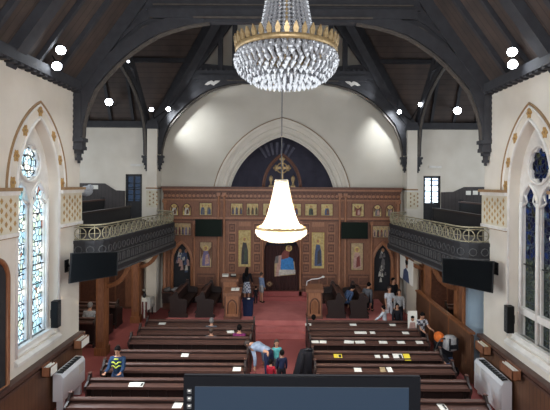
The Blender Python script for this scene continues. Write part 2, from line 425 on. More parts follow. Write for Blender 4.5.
    g.tube([(sgn * 5.89, wc + .17 * math.cos(t * PI / 8), RC + .2 * math.sin(t * PI / 8)) for t in range(16)], 0.012, 'gal', 5, closed=True)
    g.obj('rose_lead', w)
    # outer mouldings with painted line, rosettes, sloping sill
    mb = MB()
    for a, h, r, mm in ((1.27, 2.02, 0.030, 'ochre'), (1.20, 1.95, 0.028, 'stone'), (0.90, 1.66, 0.035, 'stone')):
        pts = [(wc + x, SPR + z) for x, z in arch_pts(a, h, 14)]
        if a < 1.0: pts = [(wc - a, SILL)] + pts + [(wc + a, SILL)]
        mb.tube([(sgn * (5.6 - r * 0.3), y, z) for y, z in pts], r, mm, 6)
    mb.prism([(5.52, SILL - 0.16), (5.62, SILL - 0.16), (5.86, SILL + 0.12), (5.80, SILL + 0.12), (5.52, SILL - 0.10)], wc - 0.95, wc + 0.95, 'stone', (lambda s: (lambda u, w_, d: (s * u, d, w_)))(sgn))
    mb.obj('window_surround', w)
    ap = arch_pts(1.06, 1.80, 30); n = len(ap)
    for q in (2, 10, 19, n // 2, n - 20, n - 11, n - 3):
        x, z = ap[q]; mb = MB(); R = 0.095
        mb.prism([(wc + x + R * (1 + 0.22 * math.cos(6 * t * PI / 12)) * math.cos(t * PI / 12), SPR + z + R * 1.25 * (1 + 0.22 * math.cos(6 * t * PI / 12)) * math.sin(t * PI / 12)) for t in range(24)], 5.585, 5.6, 'gold_paint', fn)
        mb.ell((sgn * 5.58, wc + x, SPR + z), (0.015, 0.03, 0.03), 'ochre', 8, 4); mb.obj('painted_rosette', w)
        if q > 2:
            x2, z2 = ap[q - 4]; 
    # timber wall plate
    mb = MB(); mb.box(sgn * 5.38, sgn * 6.0, WY0, WY1, 7.98, 8.22, 'beam')
    y = WY0
    while y < WY1 - 0.1: mb.box(sgn * 5.40, sgn * 5.6, y, y + 0.12, 7.93, 8.0, 'beam'); y += 0.24
    z = 6.9
    for k in range(9): mb.box(sgn * 5.56, sgn * 5.7, 12.02, 12.08, 6.7 + k * 0.14, 6.77 + k * 0.14, 'beam')
    struct(mb.obj('trim_3' if sgn < 0 else 'trim_4'), 'dark timber wall plate on top of the %s nave wall' % side, 'trim')

# west wall behind the camera
mb = MB(); mb.box(-6.1, 6.1, WY0 - 0.4, WY0, 0, 8.1, 'plaster'); 
mb.prism([(-6.1, 8.1), (6.1, 8.1), (0, APEX + .3)], WY0 - 0.4, WY0, 'plaster')
struct(mb.obj('wall_back'), 'cream plastered wall behind the rear gallery', 'wall')

# transept walls
for sgn, side in ((-1, 'left'), (1, 'right')):
    mb = MB()
    mb.box(sgn * 6.1, sgn * TX, 12.15, 12.45, 0, 8.1, 'plaster'); mb.box(sgn * TX, sgn * (TX + 0.3), 12.15, 20.3, 0, 8.1, 'plaster')
    struct(mb.obj('wall_transept_outer_' + side), 'outer plaster wall of the %s transept' % side, 'wall')
    # back wall with door opening at gallery level and ground level solid
    fn = lambda u, w, d: (u, d, w)
    dx0, dx1 = (XW(125.5, 20), XW(142, 20)) if sgn < 0 else (XW(423.5, 20), XW(440.5, 20))
    mb = MB(); x0, x1 = sorted((sgn * 5.7, sgn * TX))
    mb.box(x0, dx0, 20.0, 20.3, 0, 8.15, 'plaster'); mb.box(dx1, x1, 20.0, 20.3, 0, 8.15, 'plaster')
    mb.box(dx0, dx1, 20.0, 20.3, 5.92, 8.15, 'plaster'); mb.box(dx0, dx1, 20.0, 20.3, 0, 3.9, 'plaster')
    struct(mb.obj('wall_transept_' + side), 'cream end wall of the %s transept above the gallery' % side, 'wall')
    d = thing('door_1' if sgn < 0 else 'door_2', 'glazed dark door with daylight behind at the back of the %s gallery' % side, 'door'); d['kind'] = 'structure'
    mb = MB()
    for a, b in ((dx0, dx0 + .08), (dx1 - .08, dx1)): mb.box(a, b, 20.02, 20.14, 3.9, 5.92, 'gal')
    mb.box(dx0, dx1, 20.02, 20.14, 5.82, 5.92, 'gal')
    xm = (dx0 + dx1) / 2; mb.box(xm - .03, xm + .03, 20.04, 20.12, 4.7, 5.82, 'gal'); mb.box(dx0, dx1, 20.04, 20.12, 3.9, 4.72, 'gal'); mb.box(dx0, dx1, 20.04, 20.12, 5.22, 5.26, 'gal')
    mb.obj('door_frame', d)
    for a, b in ((dx0 + .08, xm - .03), (xm + .03, dx1 - .08)):
        mb = MB(); mb.box(a, b, 20.08, 20.09, 4.7, 5.82, 'clearglass' if sgn > 0 else 'dimglass'); mb.obj('pane', d)
    # EXIT-less pale sign plate above door
    sx = XW(137 if sgn < 0 else 435, 20)
    mb = MB(); mb.box(sx - .28, sx + .28, 19.96, 19.995, 6.27, 6.37, 'stone'); mb.obj('sign_plate', d)
    # dado boarding on back wall
    mb = MB()
    if sgn < 0: poly = [(-TX + .01, 3.95), (dx0 - .02, 3.95), (dx0 - .02, 5.18), (XW(116, 20), 5.2), (XW(105, 20), 5.5), (-TX + .01, 5.52)]
    else: poly = [(dx1 + .02, 3.95), (TX - .01, 3.95), (TX - .01, 5.46), (XW(464, 20), 5.44), (XW(453, 20), 5.22), (dx1 + .02, 5.2)]
    mb.prism(poly, 19.93, 19.995, 'dado', fn); struct(mb.obj('trim_5' if sgn < 0 else 'trim_6'), 'dark boarded dado at the back of the %s gallery' % side, 'trim')
    # eave beam
    mb = MB(); mb.box(sgn * 5.95, sgn * TX, 19.75, 20.1, 7.98, 8.25, 'beam'); struct(mb.obj('trim_7' if sgn < 0 else 'trim_8'), 'dark eaves beam above the %s transept wall' % side, 'trim')
    # pier between transept and chancel
    mb = MB(); a, b = sorted((sgn * 5.36, sgn * 5.78))
    mb.box(a, b, 19.25, 20.0, 0, 8.0, 'plaster')
    for z0, z1, e in ((7.85, 8.05, .06), (8.05, 8.2, .02)): mb.box(a - e, b + e, 19.25 - e, 20.0, z0, z1, 'beam')
    mb.box(a - .03, b + .03, 19.2, 19.95, 5.28, 5.34, 'ochre'); mb.box(a - .02, b + .02, 19.21, 19.95, 5.22, 5.28, 'stone')
    mb.box(a - .015, b + .015, 19.225, 19.9, 4.5, 5.22, 'band')
    for i in range(3):
        for j in range(4):
            x = a + .14 + i * .15; z = 4.62 + j * .17 + (.08 if i % 2 else 0)
            if z < 5.2: mb.prism([(x - .04, z), (x, z - .055), (x + .04, z), (x, z + .055)], 19.215, 19.226, 'ochre', fn)
    struct(mb.obj('column_pier'), 'cream pier with painted band between %s transept and chancel' % side, 'pier')

# ================================================================ chancel wall, arch and apse
fn = lambda u, w, d: (u, d, w)
mb = MB(); SP = 5.25
arch_wall(mb, -5.7, 5.7, 0.0, 8.15, [(0.0, 2.4, 0.0, 4.62, 3.04)], 20.0, 20.35, fn, 'plaster_far')
mb.prism([(-5.7, 8.15), (5.7, 8.15), (0, APEX)], 20.0, 20.35, 'plaster_far')
struct(mb.obj('wall_chancel'), 'cream chancel wall with a large pointed arch opening', 'wall')
mb = MB()
def band(mb, a0, h0, a1, h1, y0, y1, mm, zb=4.62):
    A = [(-a0, -1.0)] + arch_pts(a0, h0, 16) + [(a0, -1.0)]; B = [(-a1, -1.0)] + arch_pts(a1, h1, 16) + [(a1, -1.0)]
    for k in range(len(A) - 1): mb.prism([(A[k][0], zb + A[k][1]), (A[k + 1][0], zb + A[k + 1][1]), (B[k + 1][0], zb + B[k + 1][1]), (B[k][0], zb + B[k][1])], y0, y1, mm, fn)
band(mb, 2.95, 3.70, 3.06, 3.82, 19.88, 20.0, 'plaster'); band(mb, 2.76, 3.48, 2.95, 3.70, 19.95, 20.0, 'plaster'); band(mb, 2.60, 3.28, 2.70, 3.40, 19.93, 20.0, 'plaster')
for a, h, y, r, mm in ((3.08, 3.84, 19.96, .028, 'ochre'), (2.73, 3.44, 19.97, .05, 'plaster'), (2.50, 3.16, 20.0, .05, 'plaster'), (2.41, 3.05, 20.06, .045, 'plaster')):
    mb.tube([(x, y, 4.62 + z) for x, z in [(-a, -1.0)] + [(p, q) for p, q in arch_pts(a, h, 16)] + [(a, -1.0)]], r, mm, 8)
struct(mb.obj('trim_9'), 'moulded cream surround of the chancel arch', 'trim')
mb = MB()
seg = 14
vs = []; fs = []
for i in range(seg + 1):
    t = PI * i / seg; x = -2.7 * math.cos(t); y = 20.35 + 2.6 * math.sin(t)
    vs += [(x, y, 0), (x, y, 6.2)]
    for k in range(1, 5): ph = PI / 2 * k / 5; vs.append((x * math.cos(ph), 20.35 + 2.6 * math.sin(t) * math.cos(ph), 6.2 + 2.2 * math.sin(ph)))
    vs.append((0, 20.35, 8.4))
for i in range(seg):
    for k in range(6): fs.append((i * 7 + k, i * 7 + k + 1, i * 7 + 8 + k, i * 7 + 7 + k))
mb.add(vs, fs, 'navy'); mb.box(-2.9, 2.9, 20.35, 23.1, -.1, 0, 'navy')
struct(mb.obj('wall_apse'), 'dark blue curved apse behind the icon screen', 'wall')
mb = MB()
for k in range(7):
    a = PI / 2 + (k - 3) * 0.19; r0, r1 = .95, 1.55; w = .05
    mb.prism([(r0 * math.cos(a - w), r0 * math.sin(a - w)), (r1 * math.cos(a - w * .9), r1 * math.sin(a - w * .9)), (r1 * math.cos(a + w * .9), r1 * math.sin(a + w * .9)), (r0 * math.cos(a + w), r0 * math.sin(a + w))], 0, .02, 'apse_ray', fn, Matrix.Translation((-.25, 21.9, 6.0)))
struct(mb.obj('wall_apse_mural'), 'faded fan of painted rays in the dark apse', 'mural')

# ================================================================ roof
ty0, ty1 = CY0 - .2, CY1 + .2
def roofz(x): return EAVE + SLOPE * (HW - abs(x))
mb = MB()
for s in (-1, 1):
    X = s * (HW + .4); ze = roofz(HW + .4)
    mb.add([(X, WY0 - .4, ze), (X, ty0, ze), (s * HW, ty0, EAVE), (0, CYC, APEX), (0, WY0 - .4, APEX)], [(0, 1, 2, 3, 4)], 'roofboard')
    mb.add([(X, 20.35, ze), (s * HW, ty1, EAVE), (0, CYC, APEX), (0, 20.35, APEX)], [(0, 1, 2, 3)], 'roofboard')
    XO = s * (TX + .4)
    mb.add([(s * HW, ty0, EAVE), (XO, ty0, EAVE), (XO, CYC, APEX), (0, CYC, APEX)], [(0, 1, 2, 3)], 'roofboard2')
    mb.add([(s * HW, ty1, EAVE), (XO, ty1, EAVE), (XO, CYC, APEX), (0, CYC, APEX)], [(0, 1, 2, 3)], 'roofboard2')
    # transept gable ends
    mb.add([(s * (TX + .1), ty0, EAVE - .1), (s * (TX + .1), ty1, EAVE - .1), (s * (TX + .1), CYC, APEX)], [(0, 1, 2)], 'plaster')
ce = mb.obj('ceiling'); struct(ce, 'steep boarded dark timber roof over nave and crossing', 'ceiling')
# common rafters, purlins and valleys
mb = MB()
for y, w, h in ((4.2, .12, .14), (5.1, .12, .14), (6.0, .3, .3), (6.85, .12, .14), (7.65, .12, .14), (8.45, .12, .14), (9.27, .34, .34), (10.15, .10, .12), (11.05, .12, .14), (2.8, .3, .3)):
    for s in (-1, 1):
        mb.sweep([(s * 5.75, y, roofz(5.75) - .08), (s * .05, y, roofz(.05) - .08)], w, h, 'beam', (0, 1, 0))
for s in (-1, 1):
    for x in (3.6, 1.7):
        mb.sweep([(s * x, WY0, roofz(x) - .1), (s * x, CY0 + 0.65 * (HW - x), roofz(x) - .1)], .2, .2, 'beam', (1, 0, 0))
        mb.sweep([(s * x, 20.0, roofz(x) - .1), (s * x, CYC + (CY1 - CYC) * x / HW, roofz(x) - .1)], .2, .2, 'beam', (1, 0, 0))
    for q in (.33, .66):
        for yy, d in ((ty0, 1), (ty1, -1)):
            y = yy + d * abs(CYC - yy) * q; z = EAVE + (APEX - EAVE) * q
            mb.box(s * HW * (1 - q), s * TX, y - .09, y + .09, z - .16, z, 'beam')
    for x in (6.6, 7.6, 8.6, 9.6):
        mb.sweep([(s * x, ty1, EAVE - .07), (s * x, CYC, APEX - .07)], .12, .14, 'beam', (1, 0, 0))
        mb.sweep([(s * x, ty0, EAVE - .07), (s * x, CYC, APEX - .07)], .12, .14, 'beam', (1, 0, 0))
    for yy in (ty0, ty1):
        a = Vector((s * HW, yy, EAVE)); b = Vector((0, CYC, APEX)); side = (b - a).cross(Vector((0, 0, 1)))
        mb.sweep([a + Vector((0, 0, -.15)), b + Vector((0, 0, -.2))], .42, .4, 'beam', side)
        mb.sweep([a + Vector((0, 0, -.38)), b + Vector((0, 0, -.43))], .2, .08, 'beam_edge', side)
struct(mb.obj('ceiling_rafter'), 'dark rafters, purlins and valley beams under the roof boards', 'rafters')

ARC = [(5.42, 6.65), (5.4, 7.0), (5.28, 7.5), (5.05, 8.05), (4.75, 8.42), (4.45, 8.74), (4.1, 9.05), (3.7, 9.33), (3.35, 9.53), (3.0, 9.66), (2.5, 9.80), (2.0, 9.88)]
def corbel(mb, x, y, z):
    for dz0, dz1, r in ((0, .1, .17), (-.12, 0, .13), (-.22, -.12, .15), (-.32, -.22, .09), (-.42, -.32, .05), (-.5, -.42, .07), (-.58, -.5, .03)):
        mb.box(x - r, x + r, y - r, y + r, z + dz0, z + dz1, 'beam')
def cusp(mb, x, z, s, y0, y1, sc=1.0, mm='beam_edge', f=None):
    p = [(0, 0), (.12, .10), (.26, .16), (.34, .10), (.46, .22), (.62, .26), (.74, .24), (.60, .17), (.50, .08), (.40, .02), (.34, -.04), (.22, .03), (.10, -.02)]
    mb.prism([(x + s * u * sc, z + w * sc) for u, w in p][::s], y0, y1, mm, f)
for y, yw, nm in ((12.2, .26, 'near'), (19.5, .24, 'far')):
    mb = MB()
    for s in (-1, 1):
        dx = 0 if nm == 'near' else -.2
        mb.sweep([(s * (x + .12 + dx), y, z + .13) for x, z in ARC], yw, .32 if nm == 'near' else .24, 'beam', (0, 1, 0))
        mb.sweep([(s * (x - .01 + dx), y, z - .03) for x, z in ARC], yw * .55, .05, 'beam_edge', (0, 1, 0))
        if nm == 'near': mb.box(s * 5.4, s * 5.66, y - .16, y + .16, 6.65, 8.1, 'beam')
        corbel(mb, s * (5.5 + dx), y - .02, 6.62)
        # spandrel board between arch and rafter, then principal rafter
        out = [(s * (x + .1 + dx), z + .1) for x, z in ARC]
        poly = out + [(s * 2.0, 10.6), (s * 3.75, roofz(3.75) - .1), (s * 5.5, roofz(5.5) - .1)]
        mb.prism(poly, y - .05, y + .05, 'beam')
        mb.sweep([(s * 5.8, y, roofz(5.8) - .2), (s * .05, y, roofz(.05) - .2)], .3, .4, 'beam', (0, 1, 0))
        if nm == 'near':
            cusp(mb, s * 3.9, 9.63, -s, y - .09, y - .05, .95)
            cusp(mb, s * 2.15, 9.98, s, y - .12, y - .05, .45)
        mb.sweep([(s * 5.3, y, 8.55), (s * 4.6, y, 9.25), (s * 3.9, y, 9.85), (s * 3.0, y, 10.3)], .16, .1, 'beam', (0, 1, 0))
    mb.box(-3.6, 3.6, y - .17, y + .17, 9.95, 10.2, 'beam'); mb.box(-2.1, 2.1, y - .11, y + .11, 9.86, 9.96, 'beam')
    mb.box(-2.4, 2.4, y - .2, y - .165, 9.93, 9.98, 'beam_edge')
    if nm == 'near':
        mb.box(-3.7, 3.7, y - .09, y + .09, 10.19, 10.51, 'beam'); mb.box(-3.4, 3.4, y - .18, y + .18, 10.5, 10.75, 'beam'); mb.box(-3.5, 3.5, y - .13, y - .085, 10.3, 10.34, 'beam_edge')
    else:
        mb.box(-3.9, 3.9, y - .14, y + .14, 10.05, 10.4, 'beam'); x = -3.8
        while x < 3.8: mb.box(x, x + .1, y - .17, y - .05, 10.4, 10.47, 'beam'); x += .22
        for s in (-1, 1):
            for px in (2.7, 2.08): mb.box(s * px - .1, s * px + .1, y - .1, y + .1, 10.35, roofz(px) - .1, 'beam')
            cusp(mb, s * 3.15, 9.78, s, y - .16, y - .1, -.0001)
            cusp(mb, s * 3.25, 9.42 + .2, s, y - .2, y - .12, .0001)
            cusp(mb, s * 2.62, 9.98, -s, y - .2, y - .12, .0001)
        for s in (-1, 1):   # pale carved foils in the spandrels
            cusp(mb, s * 3.35, 9.78, -s, y - .16, y - .12, 1.15, 'stone')
        mb.box(-2.0, 2.0, y - .04, y + .04, 10.4, 11.9, 'beam')
        mb.prism([(x_, z_) for x_, z_ in ((-1.3, 10.45), (1.3, 10.45), (1.3, 11.2), (.7, 11.9), (-.7, 11.9), (-1.3, 11.2))], y - .1, y - .05, 'beam_edge')
    struct(mb.obj('ceiling_truss'), 'dark arched roof truss %s' % ('spanning the nave before the crossing' if nm == 'near' else 'in front of the chancel wall'), 'roof truss')
# side trusses across the transept openings
SA = [(3.42, 6.65), (3.4, 7.2), (3.25, 7.9), (2.95, 8.4), (2.45, 8.85), (1.85, 9.25), (1.1, 9.6), (.4, 9.82), (0, 9.9)]
for s, side in ((-1, 'left'), (1, 'right')):
    mb = MB(); X = s * 5.92
    for q in (-1, 1):
        mb.sweep([(X, CYC + q * (a + .05), z + .1) for a, z in SA], .2, .26, 'beam', (1, 0, 0))
        mb.sweep([(X, CYC + q * (a - .07), z - .03) for a, z in SA], .1, .05, 'beam_edge', (1, 0, 0))
        corbel(mb, X - s * .02, CYC + q * 3.42, 6.62)
        mb.sweep([(X, CYC + q * 3.5, 8.3), (X, CYC + q * .1, 11.4)], .18, .3, 'beam', (1, 0, 0))
    mb.box(X - .1, X + .1, CYC - 1.6, CYC + 1.6, 9.95, 10.15, 'beam')
    struct(mb.obj('ceiling_truss'), 'dark pointed arch truss across the %s transept opening' % side, 'roof truss')

# ================================================================ galleries
def gal_path(s):
    p = [(5.62, 12.15), (5.3, 12.15), (5.08, 12.2), (4.93, 12.34), (4.86, 12.6), (4.82, 13.2), (4.36, 17.9), (4.42, 18.3), (4.62, 18.6), (4.95, 18.8), (5.25, 18.95)]
    return [(s * x, y) for x, y in p]
def resample(p, step):
    out = []; carry = 0
    L = [0]
    for a, b in zip(p, p[1:]): L.append(L[-1] + math.hypot(b[0] - a[0], b[1] - a[1]))
    d = step / 2
    while d < L[-1]:
        for i in range(len(L) - 1):
            if L[i] <= d <= L[i + 1]:
                t = (d - L[i]) / max(1e-9, L[i + 1] - L[i]); a, b = p[i], p[i + 1]
                out.append((a[0] + (b[0] - a[0]) * t, a[1] + (b[1] - a[1]) * t, math.atan2(b[1] - a[1], b[0] - a[0]))); break
        d += step
    return out
pew_back_label = ['front', 'second', 'third', 'rearmost']
for s, side in ((-1, 'left'), (1, 'right')):
    g = thing('gallery', '%s transept gallery with charcoal carved front and cream iron railing' % side, 'gallery', (0, 0, 0))
    P = gal_path(s)
    mb = MB(); poly = P + [(s * 5.95, 19.2), (s * 5.98, 19.98), (s * (TX - .02), 19.98), (s * (TX - .02), 12.5), (s * 5.62, 12.5)]
    mb.prism(poly, 3.72, 3.9, 'lino', lambda u, w, d: (u, w, d)); mb.prism([(u, w) for u, w in poly], 3.1, 3.2, 'gal', lambda u, w, d: (u, w, d))
    mb.obj('floor_deck', g)
    mb = MB()
    def wall_along(mb, P, off, z0, z1, th, mm):
        pts = [Vector((x, y, (z0 + z1) / 2)) for x, y in P]; n = len(pts); vs = []; fs = []
        for i, p in enumerate(pts):
            t = (pts[min(i + 1, n - 1)] - pts[max(i - 1, 0)]).normalized(); nrm = Vector((t.y, -t.x, 0)) * (-s)
            for dd, zz in ((off, z0), (off + th, z0), (off + th, z1), (off, z1)):
                q = p + nrm * dd; vs.append((q.x, q.y, zz))
        for i in range(n - 1):
            for k in range(4): k2 = (k + 1) % 4; fs.append((i * 4 + k, i * 4 + k2, i * 4 + 4 + k2, i * 4 + 4 + k))
        fs += [(0, 1, 2, 3), tuple(n * 4 - 4 + k for k in (3, 2, 1, 0))]
        mb.add(vs, fs, mm)
    wall_along(mb, P, -.02, 3.12, 3.92, .06, 'gal'); wall_along(mb, P, -.06, 3.86, 3.95, .12, 'gal'); wall_along(mb, P, .03, 3.5, 3.53, .03, 'gal_hi')
    cb = MB(); wall_along(cb, P, -.04, 3.0, 3.14, .16, 'gal'); wall_along(cb, P, .0, 3.14, 3.2, .08, 'gal_hi'); wall_along(cb, P, .05, 2.97, 3.02, .08, 'gal_hi'); cb.obj('cornice', g)
    # relief ornaments (pattern on the front)
    for x, y, a in resample(P, .30):
        nx, ny = math.sin(a) * (-s), -math.cos(a) * (-s)
        mt = Matrix.Translation((x + nx * .05, y + ny * .05, 0)) @ Matrix.Rotation(a, 4, 'Z')
        mb.tube([(.10 * math.cos(t * PI / 4), 0, 3.70 + .10 * math.sin(t * PI / 4)) for t in range(8)], .014, 'gal_hi', 4, closed=True, mtx=mt)
        mb.box(-.09, -.04, -.01, .01, 3.24, 3.46, 'gal_hi', mt); mb.box(.04, .09, -.01, .01, 3.24, 3.46, 'gal_hi', mt)
        mb.tube([(-.06, 0, 3.42), (0, 0, 3.48), (.06, 0, 3.42)], .012, 'gal_hi', 4, mtx=mt)
    mb.obj('front_panel', g)
    mb = MB()
    for z, r in ((4.37, .022), (4.31, .009), (3.98, .014)): mb.tube([(x, y, z) for x, y in P], r, 'cream_metal', 6)
    for x, y, a in resample(P, .37 * 3): mb.tube([(x, y, 3.95), (x, y, 4.36)], .014, 'cream_metal', 5)
    mb.tube([(P[0][0], P[0][1], 3.9), (P[0][0], P[0][1], 4.42)], .02, 'cream_metal', 6)
    mb.obj('railing', g)
    # one roundel mesh, copied
    mb = MB()
    mb.tube([(.155 * math.cos(t * PI / 8), 0, .155 * math.sin(t * PI / 8)) for t in range(16)], .015, 'cream_metal', 5, closed=True)
    for t in range(4): a = t * PI / 2; mb.tube([(0, 0, 0), (.09 * math.cos(a), 0, .09 * math.sin(a)), (.15 * math.cos(a), 0, .15 * math.sin(a))], [.008, .014, .006], 'cream_metal', 4)
    first = None
    for x, y, a in resample(P, .37):
        if first is None: o = first = mb.obj('roundel', g)
        else: o = first.copy(); C.objects.link(o)
        o.location = (x, y, 4.14); o.rotation_euler = (0, 0, a)
    # curved timber braces under the deck
    for yb in (14.5, 17.9):
        mb = MB()
        mb.sweep([(s * (5.65 - .75 * math.sin(t * PI / 2 / 8)), yb, 2.2 + .85 * (1 - math.cos(t * PI / 2 / 8))) for t in range(9)], .12, .14, 'column', (0, 1, 0)); mb.obj('brace', g)
    mb = MB(); mb.sweep([(s * 5.8, 18.1 + 1.1 * (1 - math.cos(t * PI / 2 / 8)), 1.9 + 1.1 * math.sin(t * PI / 2 / 8)) for t in range(9)], .16, .12, 'column', (1, 0, 0)); mb.obj('brace', g)
    # stepped tiers
    mb = MB()
    for i in range(4):
        x0 = 6.3 + i * 1.0; mb.box(s * x0, s * (TX - .03), 12.5, 18.9 - .25 * i, 3.9 + .24 * i, 3.9 + .24 * (i + 1), 'lino')
    mb.obj('stepped_tier', g)
    for i in range(4):
        x0 = 6.28 + i * 1.0; z0 = 3.9 + .24 * i
        t = thing('gallery_pew', '%s long dark pew in the %s gallery' % (pew_back_label[i], side), 'pew', (s * x0, 12.6, z0), 0, 'long dark pews in the %s gallery' % side)
        e = 18.7 - .25 * i - 12.6
        if i > 0: z_off = 0.0
        if i == 0:
            mb = MB(); mb.box(0, s * .05, .02, e, 0.0, .62, 'gal'); mb.box(-s * .04, s * .09, .02, e, .62, .68, 'pew'); mb.obj('backrest', t)
        else:
            mb = MB(); mb.box(0, s * .05, .02, e, 0.0, .66, 'gal'); mb.box(-s * .05, s * .09, .02, e, .66, .72, 'pew_top' if i == 1 else 'pew'); mb.obj('backrest', t)
            mb = MB(); mb.box(-s * .4, s * .0, .02, e, .36 - .24, .41 - .24, 'pew'); mb.obj('seat', t)
        for yy in (.02, e - .06):
            mb = MB(); mb.box(-s * .02, s * .14, yy, yy + .05, 0.0, .8, 'gal'); mb.obj('bench_end', t)
    # timber columns carrying the gallery
    for yb, c in ((14.5, 'near'), (17.9, 'far')):
        mb = MB(); X = s * 5.76
        mb.box(X - .15, X + .15, yb - .15, yb + .15, 0, 3.1, 'column')
        mb.box(X - .19, X + .19, yb - .19, yb + .19, 0, .25, 'column'); mb.box(X - .2, X + .2, yb - .2, yb + .2, 2.9, 3.1, 'column')
        for q in (-.16, .15): mb.box(X - .09, X + .09, yb + q, yb + q + .01, .45, 2.7, 'oak')
        struct(mb.obj('column_timber'), '%s orange timber column under the %s gallery' % (c, side), 'column')

# right partition, blue door, left inner panels
mb = MB()
mb.prism([(12.5, 0), (17.6, 0), (17.6, 1.38), (12.5, 1.33)], 5.28, 5.36, 'wainscot', lambda u, w, d: (d, u, w)); mb.box(5.24, 5.4, 12.5, 17.6, 1.36, 1.42, 'column')
for y in (14.2, 16.0): mb.box(5.27, 5.37, y - .05, y + .05, 0, 1.4, 'column')
struct(mb.obj('wall_partition'), 'low wooden partition below the right gallery', 'partition')
d = thing('door_3', 'pale blue door beneath the right gallery beside the wall end', 'door', (0, 0, 0)); d['kind'] = 'structure'
mb = MB(); mb.box(5.42, 6.3, 13.3, 13.36, 0.02, 3.05, 'bluedoor')
for z0, z1 in ((.2, 1.3), (1.45, 2.9)): mb.box(5.55, 6.15, 13.28, 13.3, z0, z1, 'bluedoor')
mb.obj('door_leaf', d)
mb = MB(); mb.box(5.38, 5.43, 13.25, 13.4, 0.02, 3.1, 'column'); mb.box(6.3, 6.4, 13.25, 13.4, 0.02, 3.1, 'column'); mb.obj('door_frame', d)
for s, side in ((-1, 'left'), (1, 'right')):
    mb = MB()
    mb.box(s * 6.1, s * (TX - .02), 19.9, 19.98, 0, 1.9, 'oak_dark')
    for k in range(5): mb.box(s * (6.5 + k * .8), s * (6.56 + k * .8), 19.86, 19.9, 0, 1.9, 'oak')
    mb.box(s * 6.1, s * (TX - .02), 19.84, 19.98, 1.9, 2.0, 'oak')
    mb.box(s * (TX - .1), s * (TX - .02), 12.5, 19.9, 0, 1.9, 'oak_dark'); mb.box(s * 6.1, s * (TX - .02), 12.46, 12.52, 0, 3.0, 'oak_dark')
    for k in range(6): mb.box(s * (TX - .14), s * (TX - .1), 13 + k * 1.2, 13.1 + k * 1.2, 0, 1.9, 'oak')
    struct(mb.obj('baseboard_transept'), 'brown panelling around the %s transept walls' % side, 'panelling')
mb = MB(); mb.box(-6.9, -6.1, 19.78, 19.84, 0, 2.05, 'oak_dark'); mb.box(-6.85, -6.15, 19.75, 19.78, .1, 1.95, 'oak')
struct(mb.obj('door_4'), 'brown panelled door under the left gallery beside the pier', 'door')
mb = MB(); mb.box(-6.08, -5.85, 19.73, 19.745, 1.15, 1.5, 'white_card'); mb.box(-6.1, -5.83, 19.745, 19.75, 1.13, 1.52, 'oak_dark'); 
o = mb.obj('notice_sheet'); tag(o, 'white notice on the panelled door beneath left gallery', 'notice')
o.location.x = -.35; o.location.y = 0


# ================================================================ icon screen (iconostasis)
YI = 19.62
def ix(px): return XW(px, YI)
def iz(py): return ZW(py, YI)
ico = thing('icon_screen', 'wide carved red-brown wooden icon screen across the chancel', 'icon screen', (0, YI, 0.51))
def ipart(mb, name, parent=None): 
    o = mb.obj(name, parent or ico)
    return o
OFF = Vector((0, YI, .51))     # parts are modelled in world space; shift into the parent's frame
_old_obj = MB.obj
def obj_rel(mb, name, parent, off):
    o = _old_obj(mb, name, None); o.data.transform(Matrix.Translation(-Vector(off))); o.parent = parent
    return o
def R(px0, px1, py0, py1, y0, y1, m, mb): mb.box(ix(px0), ix(px1), YI + y0, YI + y1, iz(py1), iz(py0), m)
fnY = lambda u, w, d: (u, d, w)
# main panelling with openings
mb = MB()
L0, L1, B = 163.5, 400.5, 299
ar = lambda c, a, spr, h: (ix(c), a * YI / F, 0, iz(spr), h * YI / F)
arch_wall(mb, ix(L0), ix(L1), .511, iz(199), [ar(182.5, 9.2, 262, 18.5), (ix(282), 17.6 * YI / F, 0, iz(252), 9 * YI / F), ar(383, 8.6, 262, 17.5)], YI, YI + .28, fnY, 'oak')
obj_rel(mb, 'panelling', ico, OFF)
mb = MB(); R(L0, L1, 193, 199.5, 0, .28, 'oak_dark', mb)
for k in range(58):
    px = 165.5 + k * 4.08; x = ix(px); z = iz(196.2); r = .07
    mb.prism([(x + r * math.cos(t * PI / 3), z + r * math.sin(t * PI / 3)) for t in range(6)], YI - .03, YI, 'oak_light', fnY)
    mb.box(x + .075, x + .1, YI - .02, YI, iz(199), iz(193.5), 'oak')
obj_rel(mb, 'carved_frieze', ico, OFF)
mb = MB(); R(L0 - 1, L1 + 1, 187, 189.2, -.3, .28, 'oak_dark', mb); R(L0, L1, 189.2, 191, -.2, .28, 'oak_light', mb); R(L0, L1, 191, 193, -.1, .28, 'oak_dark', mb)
R(L0, L1, 199.3, 200.8, -.1, .1, 'oak_light', mb)
obj_rel(mb, 'cornice', ico, OFF)
for (a, b) in ((L0, 264), (300, L1)):
    mb = MB(); R(a, b, 217.5, 219.2, -.1, .1, 'oak_light', mb); R(a, b, 219.2, 221, -.06, .1, 'oak_dark', mb); obj_rel(mb, 'moulding', ico, OFF)
mb = MB(); R(264, 300, 217.5, 221, -.1, .1, 'oak_light', mb); obj_rel(mb, 'moulding', ico, OFF)
# pilasters
for px, w, top in ((165.5, 2.4, 200), (195, 1.6, 221), (219, 1.8, 193), (224.5, 1.8, 193), (263, 1.5, 221), (301, 1.5, 221), (339.8, 1.8, 193), (345.4, 1.8, 193), (371.5, 1.6, 221), (398, 2.4, 200)):
    mb = MB(); x = ix(px); w_ = w * YI / F
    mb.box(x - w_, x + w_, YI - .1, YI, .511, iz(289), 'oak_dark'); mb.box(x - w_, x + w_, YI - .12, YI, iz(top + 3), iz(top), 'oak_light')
    mb.lathe([(w_ * .75, iz(289)), (w_ * .9, iz(287)), (w_ * .62, iz(285)), (w_ * .6, iz(top + 5)), (w_ * .85, iz(top + 3))], 'oak_light', (x, YI - .08, 0), 8)
    obj_rel(mb, 'pilaster', ico, OFF)
